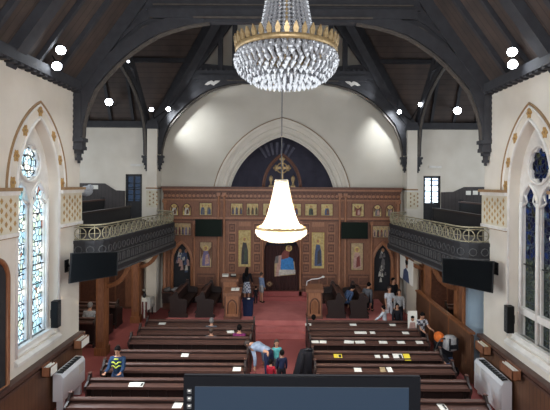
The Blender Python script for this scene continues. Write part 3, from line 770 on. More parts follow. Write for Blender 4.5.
# dado panels and carved little panels
for a, b in ((197.5, 216), (227.5, 262), (302, 337), (348.5, 369.5)):
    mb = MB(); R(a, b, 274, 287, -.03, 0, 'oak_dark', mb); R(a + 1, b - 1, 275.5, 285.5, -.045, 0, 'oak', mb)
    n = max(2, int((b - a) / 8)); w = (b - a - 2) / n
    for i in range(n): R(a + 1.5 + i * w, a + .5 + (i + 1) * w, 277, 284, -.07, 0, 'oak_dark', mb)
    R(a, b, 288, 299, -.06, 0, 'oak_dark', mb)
    obj_rel(mb, 'dado_panel', ico, OFF)
for c in (232.5, 257.5, 306.5, 331.5):
    mb = MB()
    for k in range(5):
        R(c - 3, c + 3, 224 + k * 10, 232 + k * 10, -.02, 0, 'oak_dark', mb); R(c - 2, c + 2, 225.5 + k * 10, 230.5 + k * 10, -.035, 0, 'oak', mb)
        x, z = ix(c), iz(228 + k * 10); mb.prism([(x - .06, z), (x, z - .06), (x + .06, z), (x, z + .06)], YI - .05, YI, 'oak_dark', fnY)
    mb.box(ix(c - 3.6), ix(c + 3.6), YI - .012, YI, iz(273), iz(223), 'oak_light')
    obj_rel(mb, 'carved_panel', ico, OFF)
for c in (245, 318.5):
    mb = MB(); R(c - 6, c + 6, 222, 226.5, -.03, 0, 'oak_light', mb); obj_rel(mb, 'name_board', ico, OFF)
# gothic hoods over the side doorways
for c in (182.5, 383):
    mb = MB()
    for a, h, r in ((10.3, 20.5, .05), (9.2, 18.6, .035)):
        pts = arch_pts(a * YI / F, h * YI / F, 10)
        mb.tube([(ix(c) - a * YI / F, YI - .03, .85)] + [(ix(c) + x, YI - .03, iz(262) + z) for x, z in pts] + [(ix(c) + a * YI / F, YI - .03, .85)], r, 'oak_light', 6)
    R(c - 11.5, c - 10.6, 238, 262, -.04, 0, 'oak_dark', mb); R(c + 10.6, c + 11.5, 238, 262, -.04, 0, 'oak_dark', mb)
    obj_rel(mb, 'doorway_arch', ico, OFF)

def icon(c, cy, w, h, robes, arched=False, n=1, ground='gold_icon', name='icon', fr='oak_dark', wings=False):
    """framed painted panel: c,cy centre and w,h in picture-frame units at the screen"""
    x, z, W, H = ix(c), iz(cy), w * YI / F, h * YI / F
    mb = MB()
    if arched: poly = [(x - W / 2, z - H / 2), (x + W / 2, z - H / 2)] + [(x + p, z + H / 2 - W * .6 + q) for p, q in arch_pts(W / 2, W * .6, 6)[::-1]]
    else: poly = [(x - W / 2, z - H / 2), (x + W / 2, z - H / 2), (x + W / 2, z + H / 2), (x - W / 2, z + H / 2)]
    loop = [(p, YI - .035, q) for p, q in poly]
    mb.tube(loop, .028, fr, 4, closed=True, smooth=False)
    o = obj_rel(mb, name, ico, OFF)
    mb = MB(); mb.prism(poly, YI - .03, YI - .005, ground, fnY)
    for i in range(n):
        xc = x + (i - (n - 1) / 2) * W / n; s = min(W / n, H * .62); y = YI - .035; zb = z - H * .44
        Ht = H * .8
        r1, r2 = robes[i % len(robes)], robes[(i + 1) % len(robes)]
        mb.prism([(xc - s * .30, zb), (xc + s * .34, zb), (xc + s * .30, zb + Ht * .5), (xc + s * .16, zb + Ht * .74), (xc - s * .15, zb + Ht * .76), (xc - s * .27, zb + Ht * .45)], y, y + .01, r1, fnY)
        mb.prism([(xc - s * .06, zb + Ht * .05), (xc + s * .27, zb + Ht * .12), (xc + s * .20, zb + Ht * .6), (xc - s * .02, zb + Ht * .5)], y - .006, y + .004, r2, fnY)
        if wings:
            for q in (-1, 1): mb.prism([(xc + q * s * .15, zb + Ht * .7), (xc + q * s * .46, zb + Ht * .95), (xc + q * s * .42, zb + Ht * .3)], y + .002, y + .012, 'icon_brown', fnY)
        rr = s * .17; zc = zb + Ht * .87
        mb.prism([(xc + rr * 1.35 * math.cos(t * PI / 8), zc + rr * 1.35 * math.sin(t * PI / 8)) for t in range(16)], y - .004, y + .006, 'halo', fnY)
        mb.prism([(xc + rr * .7 * math.cos(t * PI / 6), zc + rr * .9 * math.sin(t * PI / 6)) for t in range(12)], y - .012, y, 'icon_skin', fnY)
    obj_rel(mb, 'painting', o, OFF) if False else None
    p = _old_obj(mb, 'painting', None); p.data.transform(Matrix.Translation(-OFF)); p.parent = o
    return o
for n_, c in (('icon_skin', (176, 128, 96)), ('icon_brown', (112, 74, 52)), ('halo', (214, 188, 112)), ('robe_blue', (70, 86, 120)), ('robe_red', (130, 62, 56)), ('robe_green', (72, 84, 68)), ('robe_grey', (112, 108, 108)), ('robe_pink', (188, 150, 140)), ('robe_white', (204, 200, 190)), ('robe_dark', (62, 58, 60)), ('icon_tan', (184, 160, 122)), ('bright_blue', (50, 130, 200)), ('icon_black', (22, 24, 32)), ('robe_violet', (120, 110, 150))):
    M[n_] = mat('paint_' + n_, c, .6, col2=tuple(int(v * .8) for v in c), scale=16)
for c in (174.5, 187): icon(c, 210, 8.5, 12, ['robe_white', 'icon_brown'], True, ground='halo', fr='oak_dark', wings=True)
icon(206, 209.5, 12.5, 12.5, ['robe_blue', 'robe_grey'], n=2)
for c, r in ((237, ['robe_brown' if False else 'icon_brown', 'robe_blue']), (252.7, ['robe_green', 'icon_brown'])): icon(c, 209.5, 12, 12, r, n=3)
for c in (268.5, 282, 295.8): icon(c, 209.5, 11, 12, ['robe_red', 'robe_blue'], n=1)
icon(311, 209.5, 12, 12, ['robe_green', 'robe_dark']); icon(327, 209.5, 12, 12, ['robe_blue', 'icon_brown'], n=1)
icon(358, 209.5, 12, 13, ['robe_red', 'robe_pink'], wings=True)
for c in (377.3, 390): icon(c, 210, 8.5, 12, ['robe_grey', 'robe_pink'], True, wings=True)
icon(183.3, 229.7, 16.5, 12.5, ['robe_grey', 'robe_red', 'robe_dark', 'robe_violet'], n=5, ground='icon_tan')
icon(381.7, 231, 18, 12, ['robe_pink', 'robe_dark', 'robe_red', 'robe_grey'], n=5, ground='icon_tan')
icon(206.3, 255, 12, 25, ['robe_violet', 'robe_pink'], ground='icon_tan', wings=True)
icon(357.3, 256, 12.5, 27, ['robe_pink', 'robe_red'], ground='icon_tan')
icon(245, 248.5, 11, 36, ['robe_dark', 'robe_green'], ground='gold_icon', fr='halo'); icon(318.3, 250, 11.5, 35.5, ['robe_blue', 'robe_dark'], ground='gold_icon', fr='halo')
# recessed paintings in side doorways
for c, rb, cols in ((182.5, 8.6, ['robe_blue', 'robe_pink', 'robe_white', 'robe_blue']), (383, 8, ['robe_grey', 'robe_white', 'robe_grey'])):
    mb = MB(); mb.box(ix(c - 10.5), ix(c + 10.5), YI + .18, YI + .24, .52, iz(241), 'icon_black')
    rnd = random.Random(c)
    for k in range(22 if c < 200 else 16):
        x = ix(c) + rnd.uniform(-.26, .26); z = iz(rnd.uniform(254, 274)) if c < 200 else iz(rnd.uniform(250, 280)); w = rnd.uniform(.05, .11)
        if c > 200: x = ix(c + 1) + rnd.uniform(-.13, .13)
        mb.prism([(x - w, z - w * 1.6), (x + w * .8, z - w * 1.4), (x + w * .5, z + w), (x - w * .3, z + w * 1.6)], YI + .17 - k * .001, YI + .18, cols[k % len(cols)], fnY)
    for dx in ((-.12, .14) if c < 200 else (.05,)):
        mb.ell((ix(c) + dx, YI + .16, iz(252 if c < 200 else 250)), (.07, .02, .09), 'icon_skin', 8, 5)
    o = obj_rel(mb, 'doorway_painting', ico, OFF)
# central curtain with embroidered picture
mb = MB(); pts = []
n = 48; xa, xb = ix(264.8), ix(299.2)
vs = []; fs = []
for i in range(n + 1):
    x = xa + (xb - xa) * i / n; y = YI + .14 + .03 * math.sin(i * 1.3)
    vs += [(x, y, .87), (x, y, iz(246))]
fs = [(2 * i, 2 * i + 1, 2 * i + 3, 2 * i + 2) for i in range(n)]
mb.add(vs, fs, 'curtain', True); mb.add([(v[0], v[1] + .02, v[2]) for v in vs], fs, 'curtain', True)
cur = obj_rel(mb, 'curtain', ico, OFF)
mb = MB(); yc = YI + .10
def dp(poly, m_, d): mb.prism([(ix(p), iz(q)) for p, q in poly], yc - d, yc - d + .01, m_, fnY)
dp([(275, 277), (296, 275), (295, 262), (281, 257), (275, 262)], 'icon_tan', 0)
dp([(276, 276), (279, 256), (284, 255), (280, 277)], 'robe_pink', .005)
dp([(281, 270), (295, 270), (293.5, 259), (287, 256), (281.5, 258)], 'bright_blue', .012)
dp([(282, 260), (289, 258), (290, 252), (285, 250), (282, 254)], 'robe_red', .018)
dp([(279, 276), (296, 274), (296, 270), (280, 270)], 'robe_white', .016)
dp([(275, 264), (279, 263), (279, 256), (276, 257)], 'robe_grey', .02)
for r, m_, d in ((3.2, 'halo', .015), (2.1, 'icon_skin', .022)): dp([(289.3 + r * math.cos(t * PI / 8), 248.6 + r * math.sin(t * PI / 8)) for t in range(16)], m_, d)
dp([(287.6, 247), (291, 247), (290.5, 245.6), (288.2, 245.6)], 'icon_brown', .026)
for r, m_, d in ((3.0, 'icon_brown', .004), (2, 'icon_tan', .008), (1, 'icon_brown', .012)): dp([(270 + r * (1 + .2 * math.cos(4 * t * PI / 8)) * math.cos(t * PI / 8), 284.5 + r * math.sin(t * PI / 8)) for t in range(16)], m_, d)
p = _old_obj(mb, 'embroidery', None); p.data.transform(Matrix.Translation(-OFF)); p.parent = cur
# raised arch with gilt cross above the centre
mb = MB()
for a, h, r in ((19, 33, .05), (17.5, 31, .03)):
    mb.tube([(ix(282) + x, YI + .05, iz(187) + z) for x, z in arch_pts(a * YI / F, h * YI / F, 12)], r, 'oak_dark', 6)
obj_rel(mb, 'crest_arch', ico, OFF)
mb = MB(); cx, cz = ix(282), iz(168); u = YI / F
mb.box(cx - .05, cx + .05, YI - .03, YI + .03, iz(187), iz(158), 'gold'); mb.box(cx - 6 * u, cx + 6 * u, YI - .03, YI + .03, cz - .05, cz + .05, 'gold')
for dx, dz in ((-6 * u, 0), (6 * u, 0), (0, 9 * u)):
    for e, f_ in ((.07, 0), (-.07, 0), (0, .08), (0, -.08)): mb.ell((cx + dx + e, YI, cz + dz + f_), (.065, .04, .065), 'gold', 8, 5)
mb.tube([(cx + .22 * math.cos(t * PI / 8), YI, cz + .22 * math.sin(t * PI / 8)) for t in range(16)], .03, 'gold', 5, closed=True)
mb.box(cx - .3, cx + .3, YI - .06, YI + .06, iz(188), iz(182), 'gold')
obj_rel(mb, 'cross', ico, OFF)
for dx in (-11, 11):
    mb = MB(); x = ix(282 + dx)
    mb.box(x - .1, x + .1, YI - .05, YI + .05, iz(187.4), iz(185.5), 'gold'); mb.tube([(x, YI, iz(186)), (x, YI, iz(178))], [.06, .035], 'gold', 6); mb.ell((x, YI, iz(179)), (.09, .06, .15), 'gold', 8, 6); obj_rel(mb, 'finial', ico, OFF)

# ================================================================ TVs
def tv(name, label, corners, depth, arm=None, scr='tv', group=None):
    """corners tl,tr,br,bl as world points"""
    tl, tr, br, bl = [Vector(c) for c in corners]; c = (tl + tr + br + bl) / 4
    t = thing(name, label, 'television', c, 0, group)
    nrm = (tr - tl).cross(bl - tl).normalized()
    if nrm.y > 0: nrm = -nrm
    mb = MB(); q = [v - c for v in (tl, tr, br, bl)]
    mb.add([v + nrm * .0 for v in q] + [v - nrm * depth for v in q], [(0, 1, 2, 3), (7, 6, 5, 4), (0, 4, 5, 1), (1, 5, 6, 2), (2, 6, 7, 3), (3, 7, 4, 0)], 'black')
    mb.obj('casing', t)
    mb = MB(); k = .955; qi = [v * k + nrm * .004 for v in q]; mb.add(qi + [v - nrm * .003 for v in qi], [(0, 1, 2, 3), (7, 6, 5, 4), (0, 4, 5, 1), (1, 5, 6, 2), (2, 6, 7, 3), (3, 7, 4, 0)], scr); mb.obj('screen', t)
    if arm is not None:
        mb = MB(); a = Vector(arm) - c; mb.tube([-nrm * depth, -nrm * (depth + .15), a], .03, 'black', 6); mb.box(a.x - .03, a.x + .03, a.y - .09, a.y + .09, a.z - .16, a.z + .16, 'black'); mb.obj('wall_bracket', t)
    return t
tv('television', 'black television angled out from the end of the left nave wall', (PW(71.5, 254.5, 11.25), PW(118.5, 252.5, 12.05), PW(118, 276.5, 12.0), PW(69.5, 285, 11.2)), .06, (-5.6, 11.7, 3.35))
tv('television', 'black television angled out from the end of the right nave wall', (PW(442, 257, 12.05), PW(494.5, 260, 11.25), PW(493.3, 292, 11.2), PW(443, 281.5, 12.0)), .06, (5.6, 11.7, 3.35))
for a, b, t0, t1, side in ((195.3, 222.3, 219.8, 237, 'left'), (341.5, 368.3, 221.8, 238.4, 'right')):
    y = 19.35; tv('television', 'small dark television fixed on the %s half of the icon screen' % side, (PW(a, t0, y), PW(b, t0, y), PW(b, t1, y), PW(a, t1, y)), .07, ((XW((a + b) / 2, y)), YI - .06, ZW(229, y)), 'tv2')
# wall speakers, heaters, wall boxes
for s, side, Y0, z0, z1 in ((-1, 'left', 10.33, 2.0, 2.64), (1, 'right', 10.2, 1.98, 2.62)):
    t = thing('wall_speaker', 'slim black column speaker on the %s wall beside the window' % side, 'speaker', (s * 5.6, Y0 + .62, (z0 + z1) / 2))
    h = (z1 - z0) / 2
    mb = MB(); mb.box(-s * .04, -s * .2, -.09, .09, -h, h, 'black'); mb.obj('cabinet', t)
    mb = MB(); mb.box(-s * .2, -s * .208, -.075, .075, -h + .02, h - .02, 'grille')
    for k in range(4): mb.tube([(-s * .21, .05 * math.cos(a * PI / 6), -h + .13 + k * .125 + .05 * math.sin(a * PI / 6)) for a in range(12)], .005, 'gal_hi', 4, closed=True)
    mb.obj('grille', t)
    mb = MB(); mb.box(0, -s * .05, -.04, .04, -.1, .1, 'black'); mb.obj('wall_bracket', t)
def heater(label, x0, y0, y1, z0, z1, s):
    t = thing('heater', label, 'heater', (s * 5.42, (y0 + y1) / 2, 0))
    L = (y1 - y0) / 2; d = .24; mb = MB()
    prof = [(0, z0), (-d, z0), (-d, z1 - .1), (-d * .8, z1 - .02), (-d * .1, z1), (0, z1)]
    mb.prism([(s * u, w) for u, w in prof], -L, L, 'white'); mb.obj('casing', t)
    mb = MB(); k = -L + .1
    while k < L - .15: mb.box(-s * d * .15, -s * d * .75, k, k + .09, z1 - .022, z1 + .004, 'grille'); k += .13
    mb.obj('grille', t)
    mb = MB(); mb.box(-s * (d + .004), -s * d, L - .35, L - .08, z1 - .35, z1 - .12, 'stone'); mb.obj('cover_panel', t)
    for q in (-L + .1, L - .2): mb = MB(); mb.box(-s * .04, -s * (d - .04), q, q + .1, 0, z0, 'white'); mb.obj('foot', t)
heater('white floor-standing heater against the left wainscot', 5.5, 10.7, 11.9, .3, .95, -1)
heater('white floor-standing heater against the right wainscot', 5.5, 10.55, 12.05, .1, .9, 1)
def wallbox(label, s, y, z, L, wht=True, full=False):
    t = thing('wall_box', label, 'box', (s * 5.42, y, z)); mb = MB(); d = .2
    mb.box(0, -s * d, -L / 2, L / 2, -.12, -.10, 'oak_light'); mb.box(-s * (d - .015), -s * d, -L / 2, L / 2, -.12, .10, 'oak'); mb.box(0, -s * .015, -L / 2, L / 2, -.12, .13, 'oak')
    for q in (-L / 2, L / 2 - .015): mb.box(0, -s * d, q, q + .015, -.12, .10, 'oak_light')
    mb.obj('tray', t)
    mb = MB(); mb.box(-s * d, -s * (d + .006), -L / 2 + .03, L / 2 - .03, -.1, .085, 'white_card' if s < 0 else 'oak'); mb.obj('label_plate' if s < 0 else 'front_board', t)
    mb = MB()
    for k in range(4): mb.box(-s * (.03 + k * .035), -s * (.05 + k * .035), -L / 2 + .04, L / 2 - .05, -.1, .09 + .02 * (k % 2), ('yellow_card' if (full and k % 2 == 0) else 'white_card'))
    mb.obj('leaflets', t)
wallbox('small wooden leaflet box with white front on the left wainscot near its end', -1, 12.0, 1.28, .5)
wallbox('small wooden leaflet box with white front above the left heater', -1, 10.35, 1.22, .34)
wallbox('wooden leaflet box holding yellow leaflets on the right wainscot', 1, 11.85, 1.24, .5, full=True)
wallbox('wooden leaflet box stacked with white papers above the right heater', 1, 10.45, 1.22, .62)
# arched wooden memorial panel left edge
t = thing('memorial_panel', 'dark arched panel in a brown wooden frame on the left wall edge', 'panel', (-5.6, 8.68, 2.6))
mb = MB(); fl = lambda u, w, d: (d, u, w); pa = arch_pts(.45, .45, 10)
mb.prism([(-.45, -1.2), (.45, -1.2)] + [(x, .95 + z) for x, z in pa[::-1]], 0, .04, 'gal', fl); mb.obj('board', t)
mb = MB(); mb.tube([(.05, -.45, -1.2)] + [(.05, x, .95 + z) for x, z in pa] + [(.05, .45, -1.2)], .055, 'column', 6, closed=True); mb.obj('frame', t)

# ================================================================ nave pews
ROW = [15.1, 14.3, 13.45, 12.35, 11.45, 10.55, 9.58]
ORD = ['front', 'second', 'third', 'fourth', 'fifth', 'sixth', 'seventh']
def make_pew(x0, x1, y, z, label, group, name='pew', ang=0, h=.95, ledge=True, origin=None):
    t = thing(name, label, 'pew', (x0, y, z), ang, group); W = x1 - x0
    mb = MB(); pr = [(.0, .08), (.03, .08), (.03, .5), (-.01, h - .05), (-.04, h - .05), (-.0, .5)]
    mb.prism(pr, .05, W - .05, 'pew', lambda u, w, d: (d, u, w))
    n = int(W / .45)
    for i in range(n + 1): x = .06 + (W - .16) * i / n; mb.box(x, x + .05, -.035, .0, .1, h - .18, 'pew')
    mb.obj('backrest', t)
    mb = MB(); mb.prism([(-.065, h - .05), (.035, h - .05), (.04, h - .015), (.02, h), (-.05, h), (-.07, h - .02)], .03, W - .03, 'pew_top', lambda u, w, d: (d, u, w)); mb.obj('top_rail', t)
    if ledge:
        mb = MB(); mb.prism([(-.24, h - .155), (-.03, h - .125), (-.03, h - .095), (-.24, h - .125), (-.25, h - .10), (-.265, h - .10), (-.265, h - .16)], .05, W - .05, 'pew_top', lambda u, w, d: (d, u, w)); mb.obj('book_ledge', t)
    mb = MB(); mb.box(.05, W - .05, .03, .42, .42, .455, 'pew'); mb.box(.05, W - .05, .38, .4, .3, .42, 'pew'); mb.obj('seat', t)
    mb = MB(); mb.box(.05, W - .05, -.3, -.14, .14, .17, 'pew'); mb.obj('kneeler', t)
    prof = [(-.27, 0), (.46, 0), (.46, .1), (.40, .16), (.42, .5), (.44, .62), (.36, .68), (.12, .70), (.08, .84), (.07, h + .05), (.03, h + .10), (-.03, h + .10), (-.07, h + .04), (-.12, h - .04), (-.27, h - .10), (-.27, h - .2), (-.2, h - .3), (-.22, .16), (-.27, .1)]
    first = None
    for xx in (0, W - .05):
        if first is None:
            mb = MB(); mb.prism(prof, 0, .05, 'pew', lambda u, w, d: (d, u, w)); mb.prism([(.05, h + .10), (-.05, h + .10), (-.05, h + .115), (.05, h + .115)], -.01, .06, 'pew_top', lambda u, w, d: (d, u, w)); first = mb.obj('bench_end', t)
        else: o = first.copy(); C.objects.link(o); o.location = (xx, 0, 0)
    return t
for i, y in enumerate(ROW):
    make_pew(-4.5, -.88, y, 0, '%s dark wooden pew from the front in the block left of the red aisle' % ORD[i].capitalize() if i else 'frontmost dark wooden pew in the block left of the red aisle', 'pews left of the aisle')
    make_pew(.84, 4.38, y, 0, '%s dark wooden pew from the front in the block right of the red aisle' % ORD[i].capitalize() if i else 'frontmost dark wooden pew in the block right of the red aisle', 'pews right of the aisle')
for i, y in enumerate((17.3, 16.3, 15.3)):
    make_pew(-9.4, -6.25 - .0 * i, y, 0, '%s pew under the left gallery behind the timber columns' % ('farthest', 'middle', 'nearest')[i], 'pews under the left gallery')
for i, y in enumerate((17.3, 15.9, 14.5)):
    make_pew(6.3, 9.2, y, 0, '%s pew under the right gallery behind the low partition' % ('farthest', 'middle', 'nearest')[i], 'pews under the right gallery')
# choir benches running towards the icon screen
for x, side, nm in ((-3.95, 1, 'outer choir bench left of the lecterns'), (-2.95, 1, 'inner choir bench left of the lecterns'), (2.15, -1, 'inner choir bench right of the aisle lectern'), (3.0, -1, 'outer choir bench right of the aisle lectern')):
    # bench length along y; backs away from the centre
    if side > 0: make_pew(0, 2.15, 0, .51, nm, 'choir benches', 'choir_bench', 0, .86).location = (0, 0, 0)
    else: make_pew(0, 2.15, 0, .51, nm, 'choir benches', 'choir_bench', 0, .86).location = (0, 0, 0)
    t = [o for o in bpy.data.objects if o.get('label') == nm][0]
    if side > 0: t.location = (x, 18.95, .51); t.rotation_euler = (0, 0, -PI / 2)
    else: t.location = (x, 16.8, .51); t.rotation_euler = (0, 0, PI / 2)

# papers on the ledges
used = {}
def paper(px, py_, row, w, h, lab, col='white_card', name='booklet', tilt=.18, rz=0.0, two=False):
    y = ROW[row] - .15; x = XW(px, y)
    mb = MB(); mb.box(-w / 2, w / 2, -h / 2, h / 2, 0, .012, col)
    if two: mb.box(-.003, .003, -h / 2, h / 2, .012, .016, 'stone'); mb.box(w * .1, w * .4, -h * .3, h * .3, .012, .014, 'gal')
    o = mb.obj(name); o.location = (x, y, .848); o.rotation_euler = (tilt, 0, rz)
    tag(o, lab, 'paper'); return o
Lb = 'left pew block'; 
paper(163, 321, 0, .22, .14, 'white paper on the frontmost left block pew')
paper(231.5, 331, 1, .22, .15, 'white paper near the aisle end of the second left block pew', rz=.2)
paper(186, 352, 3, .2, .16, 'white paper in the middle of the fourth left block pew')
paper(238, 366, 4, .2, .17, 'white paper at the aisle end of the fifth left block pew')
paper(134.5, 381, 5, .2, .17, 'white booklet on the sixth left block pew close to the boy in blue', rz=.1)
paper(141.5, 382, 5, .15, .17, 'open patterned booklet beside another on the sixth left block pew', two=True)
paper(179, 401, 6, .19, .2, 'white paper by the monitor edge on the seventh left block pew', rz=-.1)
paper(309, 323, 0, .2, .14, 'white paper at the aisle end of the frontmost right block pew')
paper(354, 322, 0, .22, .14, 'white paper in the middle of the frontmost right block pew')
paper(393.5, 322, 0, .2, .14, 'white paper towards the wall end of the frontmost right block pew')
paper(361.5, 331, 1, .38, .15, 'wide open white papers on the second right block pew')
paper(373.5, 331, 1, .16, .15, 'small white paper beside the wide ones on the second right block pew')
paper(406.5, 331, 1, .2, .15, 'white paper at the wall end of the second right block pew')
paper(316, 341, 2, .22, .15, 'white paper nearest the aisle on the third right block pew', rz=.1)
paper(324, 341.5, 2, .2, .15, 'second white paper from the aisle on the third right block pew', rz=-.1)
paper(350, 341, 2, .28, .17, 'white open papers left of a pair in the middle of the third right block pew', rz=-.25)
paper(361, 342, 2, .28, .15, 'white open papers right of a pair in the middle of the third right block pew', rz=.1)
paper(384, 341, 2, .24, .14, 'white paper right of the middle on the third right block pew')
paper(402, 341, 2, .22, .14, 'second white paper from the wall end of the third right block pew')
paper(420.5, 341, 2, .2, .16, 'white paper at the wall end of the third right block pew')
paper(339, 352, 3, .22, .2, 'yellow leaflet with a dark mark on the fourth right block pew', 'yellow_card', two=True)
paper(378.5, 353, 3, .14, .14, 'small white card left of a pair on the fourth right block pew')
paper(387, 352, 3, .15, .14, 'small white card right of a pair on the fourth right block pew')
paper(399, 351, 3, .26, .24, 'large white booklet beside the bright yellow one on the fourth right pew', two=True, tilt=.35)
paper(407.8, 350.5, 3, .17, .28, 'bright yellow booklet near the wall end of the fourth right block pew', 'yellow_card', tilt=.4)
paper(359, 367, 4, .18, .17, 'white paper in the middle of the fifth right block pew')
paper(384, 365.5, 4, .13, .22, 'grey-printed booklet left of the white one on the fifth right pew', 'icon_tan', tilt=.3)
paper(391, 365.5, 4, .13, .22, 'white booklet right of the grey one on the fifth right block pew', tilt=.3, rz=.15)
paper(444, 402, 6, .16, .27, 'white booklet with dark marks on the seventh right block pew', two=True, rz=.1, tilt=.1)

# lecterns
def lectern(x, y, z, w, d, h, label, top_slope=True, extra=None):
    t = thing('lectern', label, 'lectern', (x, y, z))
    mb = MB(); mb.box(-w / 2, w / 2, -d / 2, d / 2, 0, .1, 'oak_dark'); mb.box(-w * .45, w * .45, -d * .45, d * .45, .1, h - .22, 'oak_light'); mb.obj('body', t)
    mb = MB(); a = w * .26
    mb.tube([(-a, -d * .46, .2)] + [(p, -d * .46, h * .45 + q) for p, q in arch_pts(a, a * 1.4, 8)] + [(a, -d * .46, .2)], .025, 'oak_dark', 6)
    mb.prism([(-a * .7, .2), (a * .7, .2)] + [(p, h * .43 + q) for p, q in arch_pts(a * .7, a * 1.1, 6)[::-1]], -d * .47, -d * .45, 'column')
    for q in (-1, 1): mb.box(q * w * .42 - .02, q * w * .42 + .02, -d * .5, -d * .45, .1, h - .22, 'oak_dark')
    mb.obj('arched_panel', t)
    mb = MB(); mb.prism([(-d * .55, h - .22), (d * .55, h - .22), (d * .55, h), (-d * .55, h - .1)], -w * .52, w * .52, 'oak', lambda u, w_, dd: (dd, u, w_)); mb.obj('desk', t)
    return t
lectern(XW(233.5, 16.85), 16.85, .51, .62, .5, 1.08, 'lectern with an arched panel left of the aisle, in front of a taller one')
lectern(XW(231, 18.3), 18.3, .51, .68, .5, 1.28, 'taller wooden lectern left of the aisle behind the arched one')
lectern(XW(315, 16.95), 16.95, .51, .62, .5, 1.2, 'lectern with an arched panel and microphone right of the aisle')
t = thing('microphone', 'pale blue and white microphone bar on the right lectern', 'microphone', (XW(315, 16.95), 17.0, 1.71))
mb = MB(); mb.tube([(-.3, -.1, -.0), (-.28, -.1, .16), (-.1, -.1, .24), (.12, -.1, .26), (.3, -.1, .32)], .018, 'white', 6); mb.obj('arm', t)
mb = MB(); mb.ell((.32, -.1, .33), (.06, .04, .04), 'stone', 8, 5); mb.obj('head', t)
for i, (px, py, Y, lab) in enumerate(((226, 276.5, 18.3, 'white open book lying on the taller left lectern'), (234, 275.5, 18.25, 'small dark box with white top on the taller left lectern'))):
    mb = MB(); mb.box(-.12, .12, -.1, .1, 0, .05, 'white_card' if i == 0 else 'gal'); mb.box(-.1, .1, -.08, .08, .05, .06, 'robe_white')
    o = mb.obj('book'); o.location = (XW(px, Y), Y - .0, 1.775); o.rotation_euler = (.2, 0, .1); tag(o, lab, 'book')
mb = MB(); mb.box(-.15, .15, -.1, .1, 0, .03, 'white_card'); mb.box(-.005, .005, -.1, .1, .03, .035, 'gal'); o = mb.obj('book'); o.location = (XW(236, 16.8), 16.8, 1.565); o.rotation_euler = (.2, 0, 0); tag(o, 'open white book on the arched lectern left of the aisle', 'book')
# navy box beside left lectern
t = thing('storage_crate', 'navy blue crate on the platform right of the arched left lectern', 'crate', (XW(249, 17.2), 17.2, .51))
mb = MB(); cloth('navy_cloth', (30, 38, 68)); mb.prism([(-.17, 0), (.17, 0), (.2, .6), (-.2, .6)], -.2, .2, 'navy_cloth'); mb.obj('body', t)
mb = MB(); mb.box(-.22, .22, -.22, .22, .56, .62, 'navy_cloth'); mb.ell((.02, -.1, .64), (.07, .05, .03), 'white', 8, 4); mb.obj('lid', t)

# table with white cloth, left
t = thing('side_table', 'small table under the left gallery covered by a white cloth', 'table', (XW(144, 18.6), 18.75, 0))
mb = MB(); mb.box(-.3, .3, -.28, .28, .70, .74, 'pew'); mb.obj('table_top', t)
for a in (-.26, .26):
    for b in (-.24, .24): mb = MB(); mb.box(a - .02, a + .02, b - .02, b + .02, 0, .70, 'pew'); mb.obj('leg', t)
mb = MB(); n = 40; vs = []; ring = []
for k in range(n):
    a = 2 * PI * k / n; c_, s_ = math.cos(a), math.sin(a); f = 1 / max(abs(c_), abs(s_)); ring.append((c_ * f * .32, s_ * f * .30))
vs = [(x, y, .755) for x, y in ring] + [(x * (1.05 + .05 * math.sin(k * 1.9)), y * (1.05 + .05 * math.sin(k * 1.9)), .36 + .05 * math.sin(k * .9)) for k, (x, y) in enumerate(ring)] + [(0, 0, .76)]
fs = [(k, (k + 1) % n, n + (k + 1) % n, n + k) for k in range(n)] + [(2 * n, (k + 1) % n, k) for k in range(n)]
mb.add(vs, fs, 'white_card', True); o = mb.obj('tablecloth'); o.location = t.location; tag(o, 'white cloth draped over the small table under the left gallery', 'tablecloth')
mb = MB()
for k in range(5):
    mb.box(-.22 + k * .07, -.16 + k * .07, -.345, -.335, .125, .80, 'white_card' if k % 2 else 'robe_red')
o = mb.obj('striped_banner'); o.location = (t.location.x + .1, t.location.y - .05, -.12); tag(o, 'red and white striped cloth hanging from the front of the white table', 'cloth')
t2 = thing('vase', 'small dark vase standing on the white covered table', 'vase', (t.location.x, t.location.y, .76))
mb = MB(); mb.lathe([(.05, 0), (.08, .06), (.07, .12), (.03, .18), (.045, .22)], 'gal', seg=10); mb.obj('body', t2)
mb = MB(); 
for k in range(6): a = k; mb.tube([(0, 0, .2), (.06 * math.cos(a), .06 * math.sin(a), .3)], .006, 'robe_green', 4); mb.ell((.06 * math.cos(a), .06 * math.sin(a), .31), (.03, .03, .025), 'robe_white', 6, 4)
mb.obj('flowers', t2)

# banner picture right
t = thing('poster', 'white poster with a standing dark-haired figure on the right wall below the gallery', 'poster', (5.02, 18.15, 0))
mb = MB(); mb.prism([(-.92, 1.62), (.9, 1.62), (.9, 2.58), (-.92, 2.58)], 0, .03, 'white_card', lambda u, w, d: (d, u, w)); mb.obj('sheet', t)
mb = MB(); fx = lambda u, w, d: (d, u, w)
mb.prism([(-.5, 1.63), (.45, 1.63), (.3, 2.05), (.0, 2.16), (-.32, 2.06)], -.008, 0, 'robe_blue', fx); mb.prism([(-.12 + .15 * math.cos(k * PI / 6), 2.33 + .17 * math.sin(k * PI / 6)) for k in range(12)], -.009, 0, 'icon_skin', fx); mb.prism([(-.12 + .2 * math.cos(k * PI / 6), 2.42 + .12 * math.sin(k * PI / 6)) for k in range(12)], -.012, -.002, 'hair_black', fx)
mb.obj('printed_figure', t)
mb = MB(); mb.box(.0, .05, -.95, .92, 2.58, 2.62, 'column'); mb.tube([(.02, -.8, 2.66), (.02, -.8, 3.0)], .01, 'black', 4); mb.tube([(.02, .7, 2.66), (.02, .7, 3.0)], .01, 'black', 4); mb.obj('hanging_rail', t)

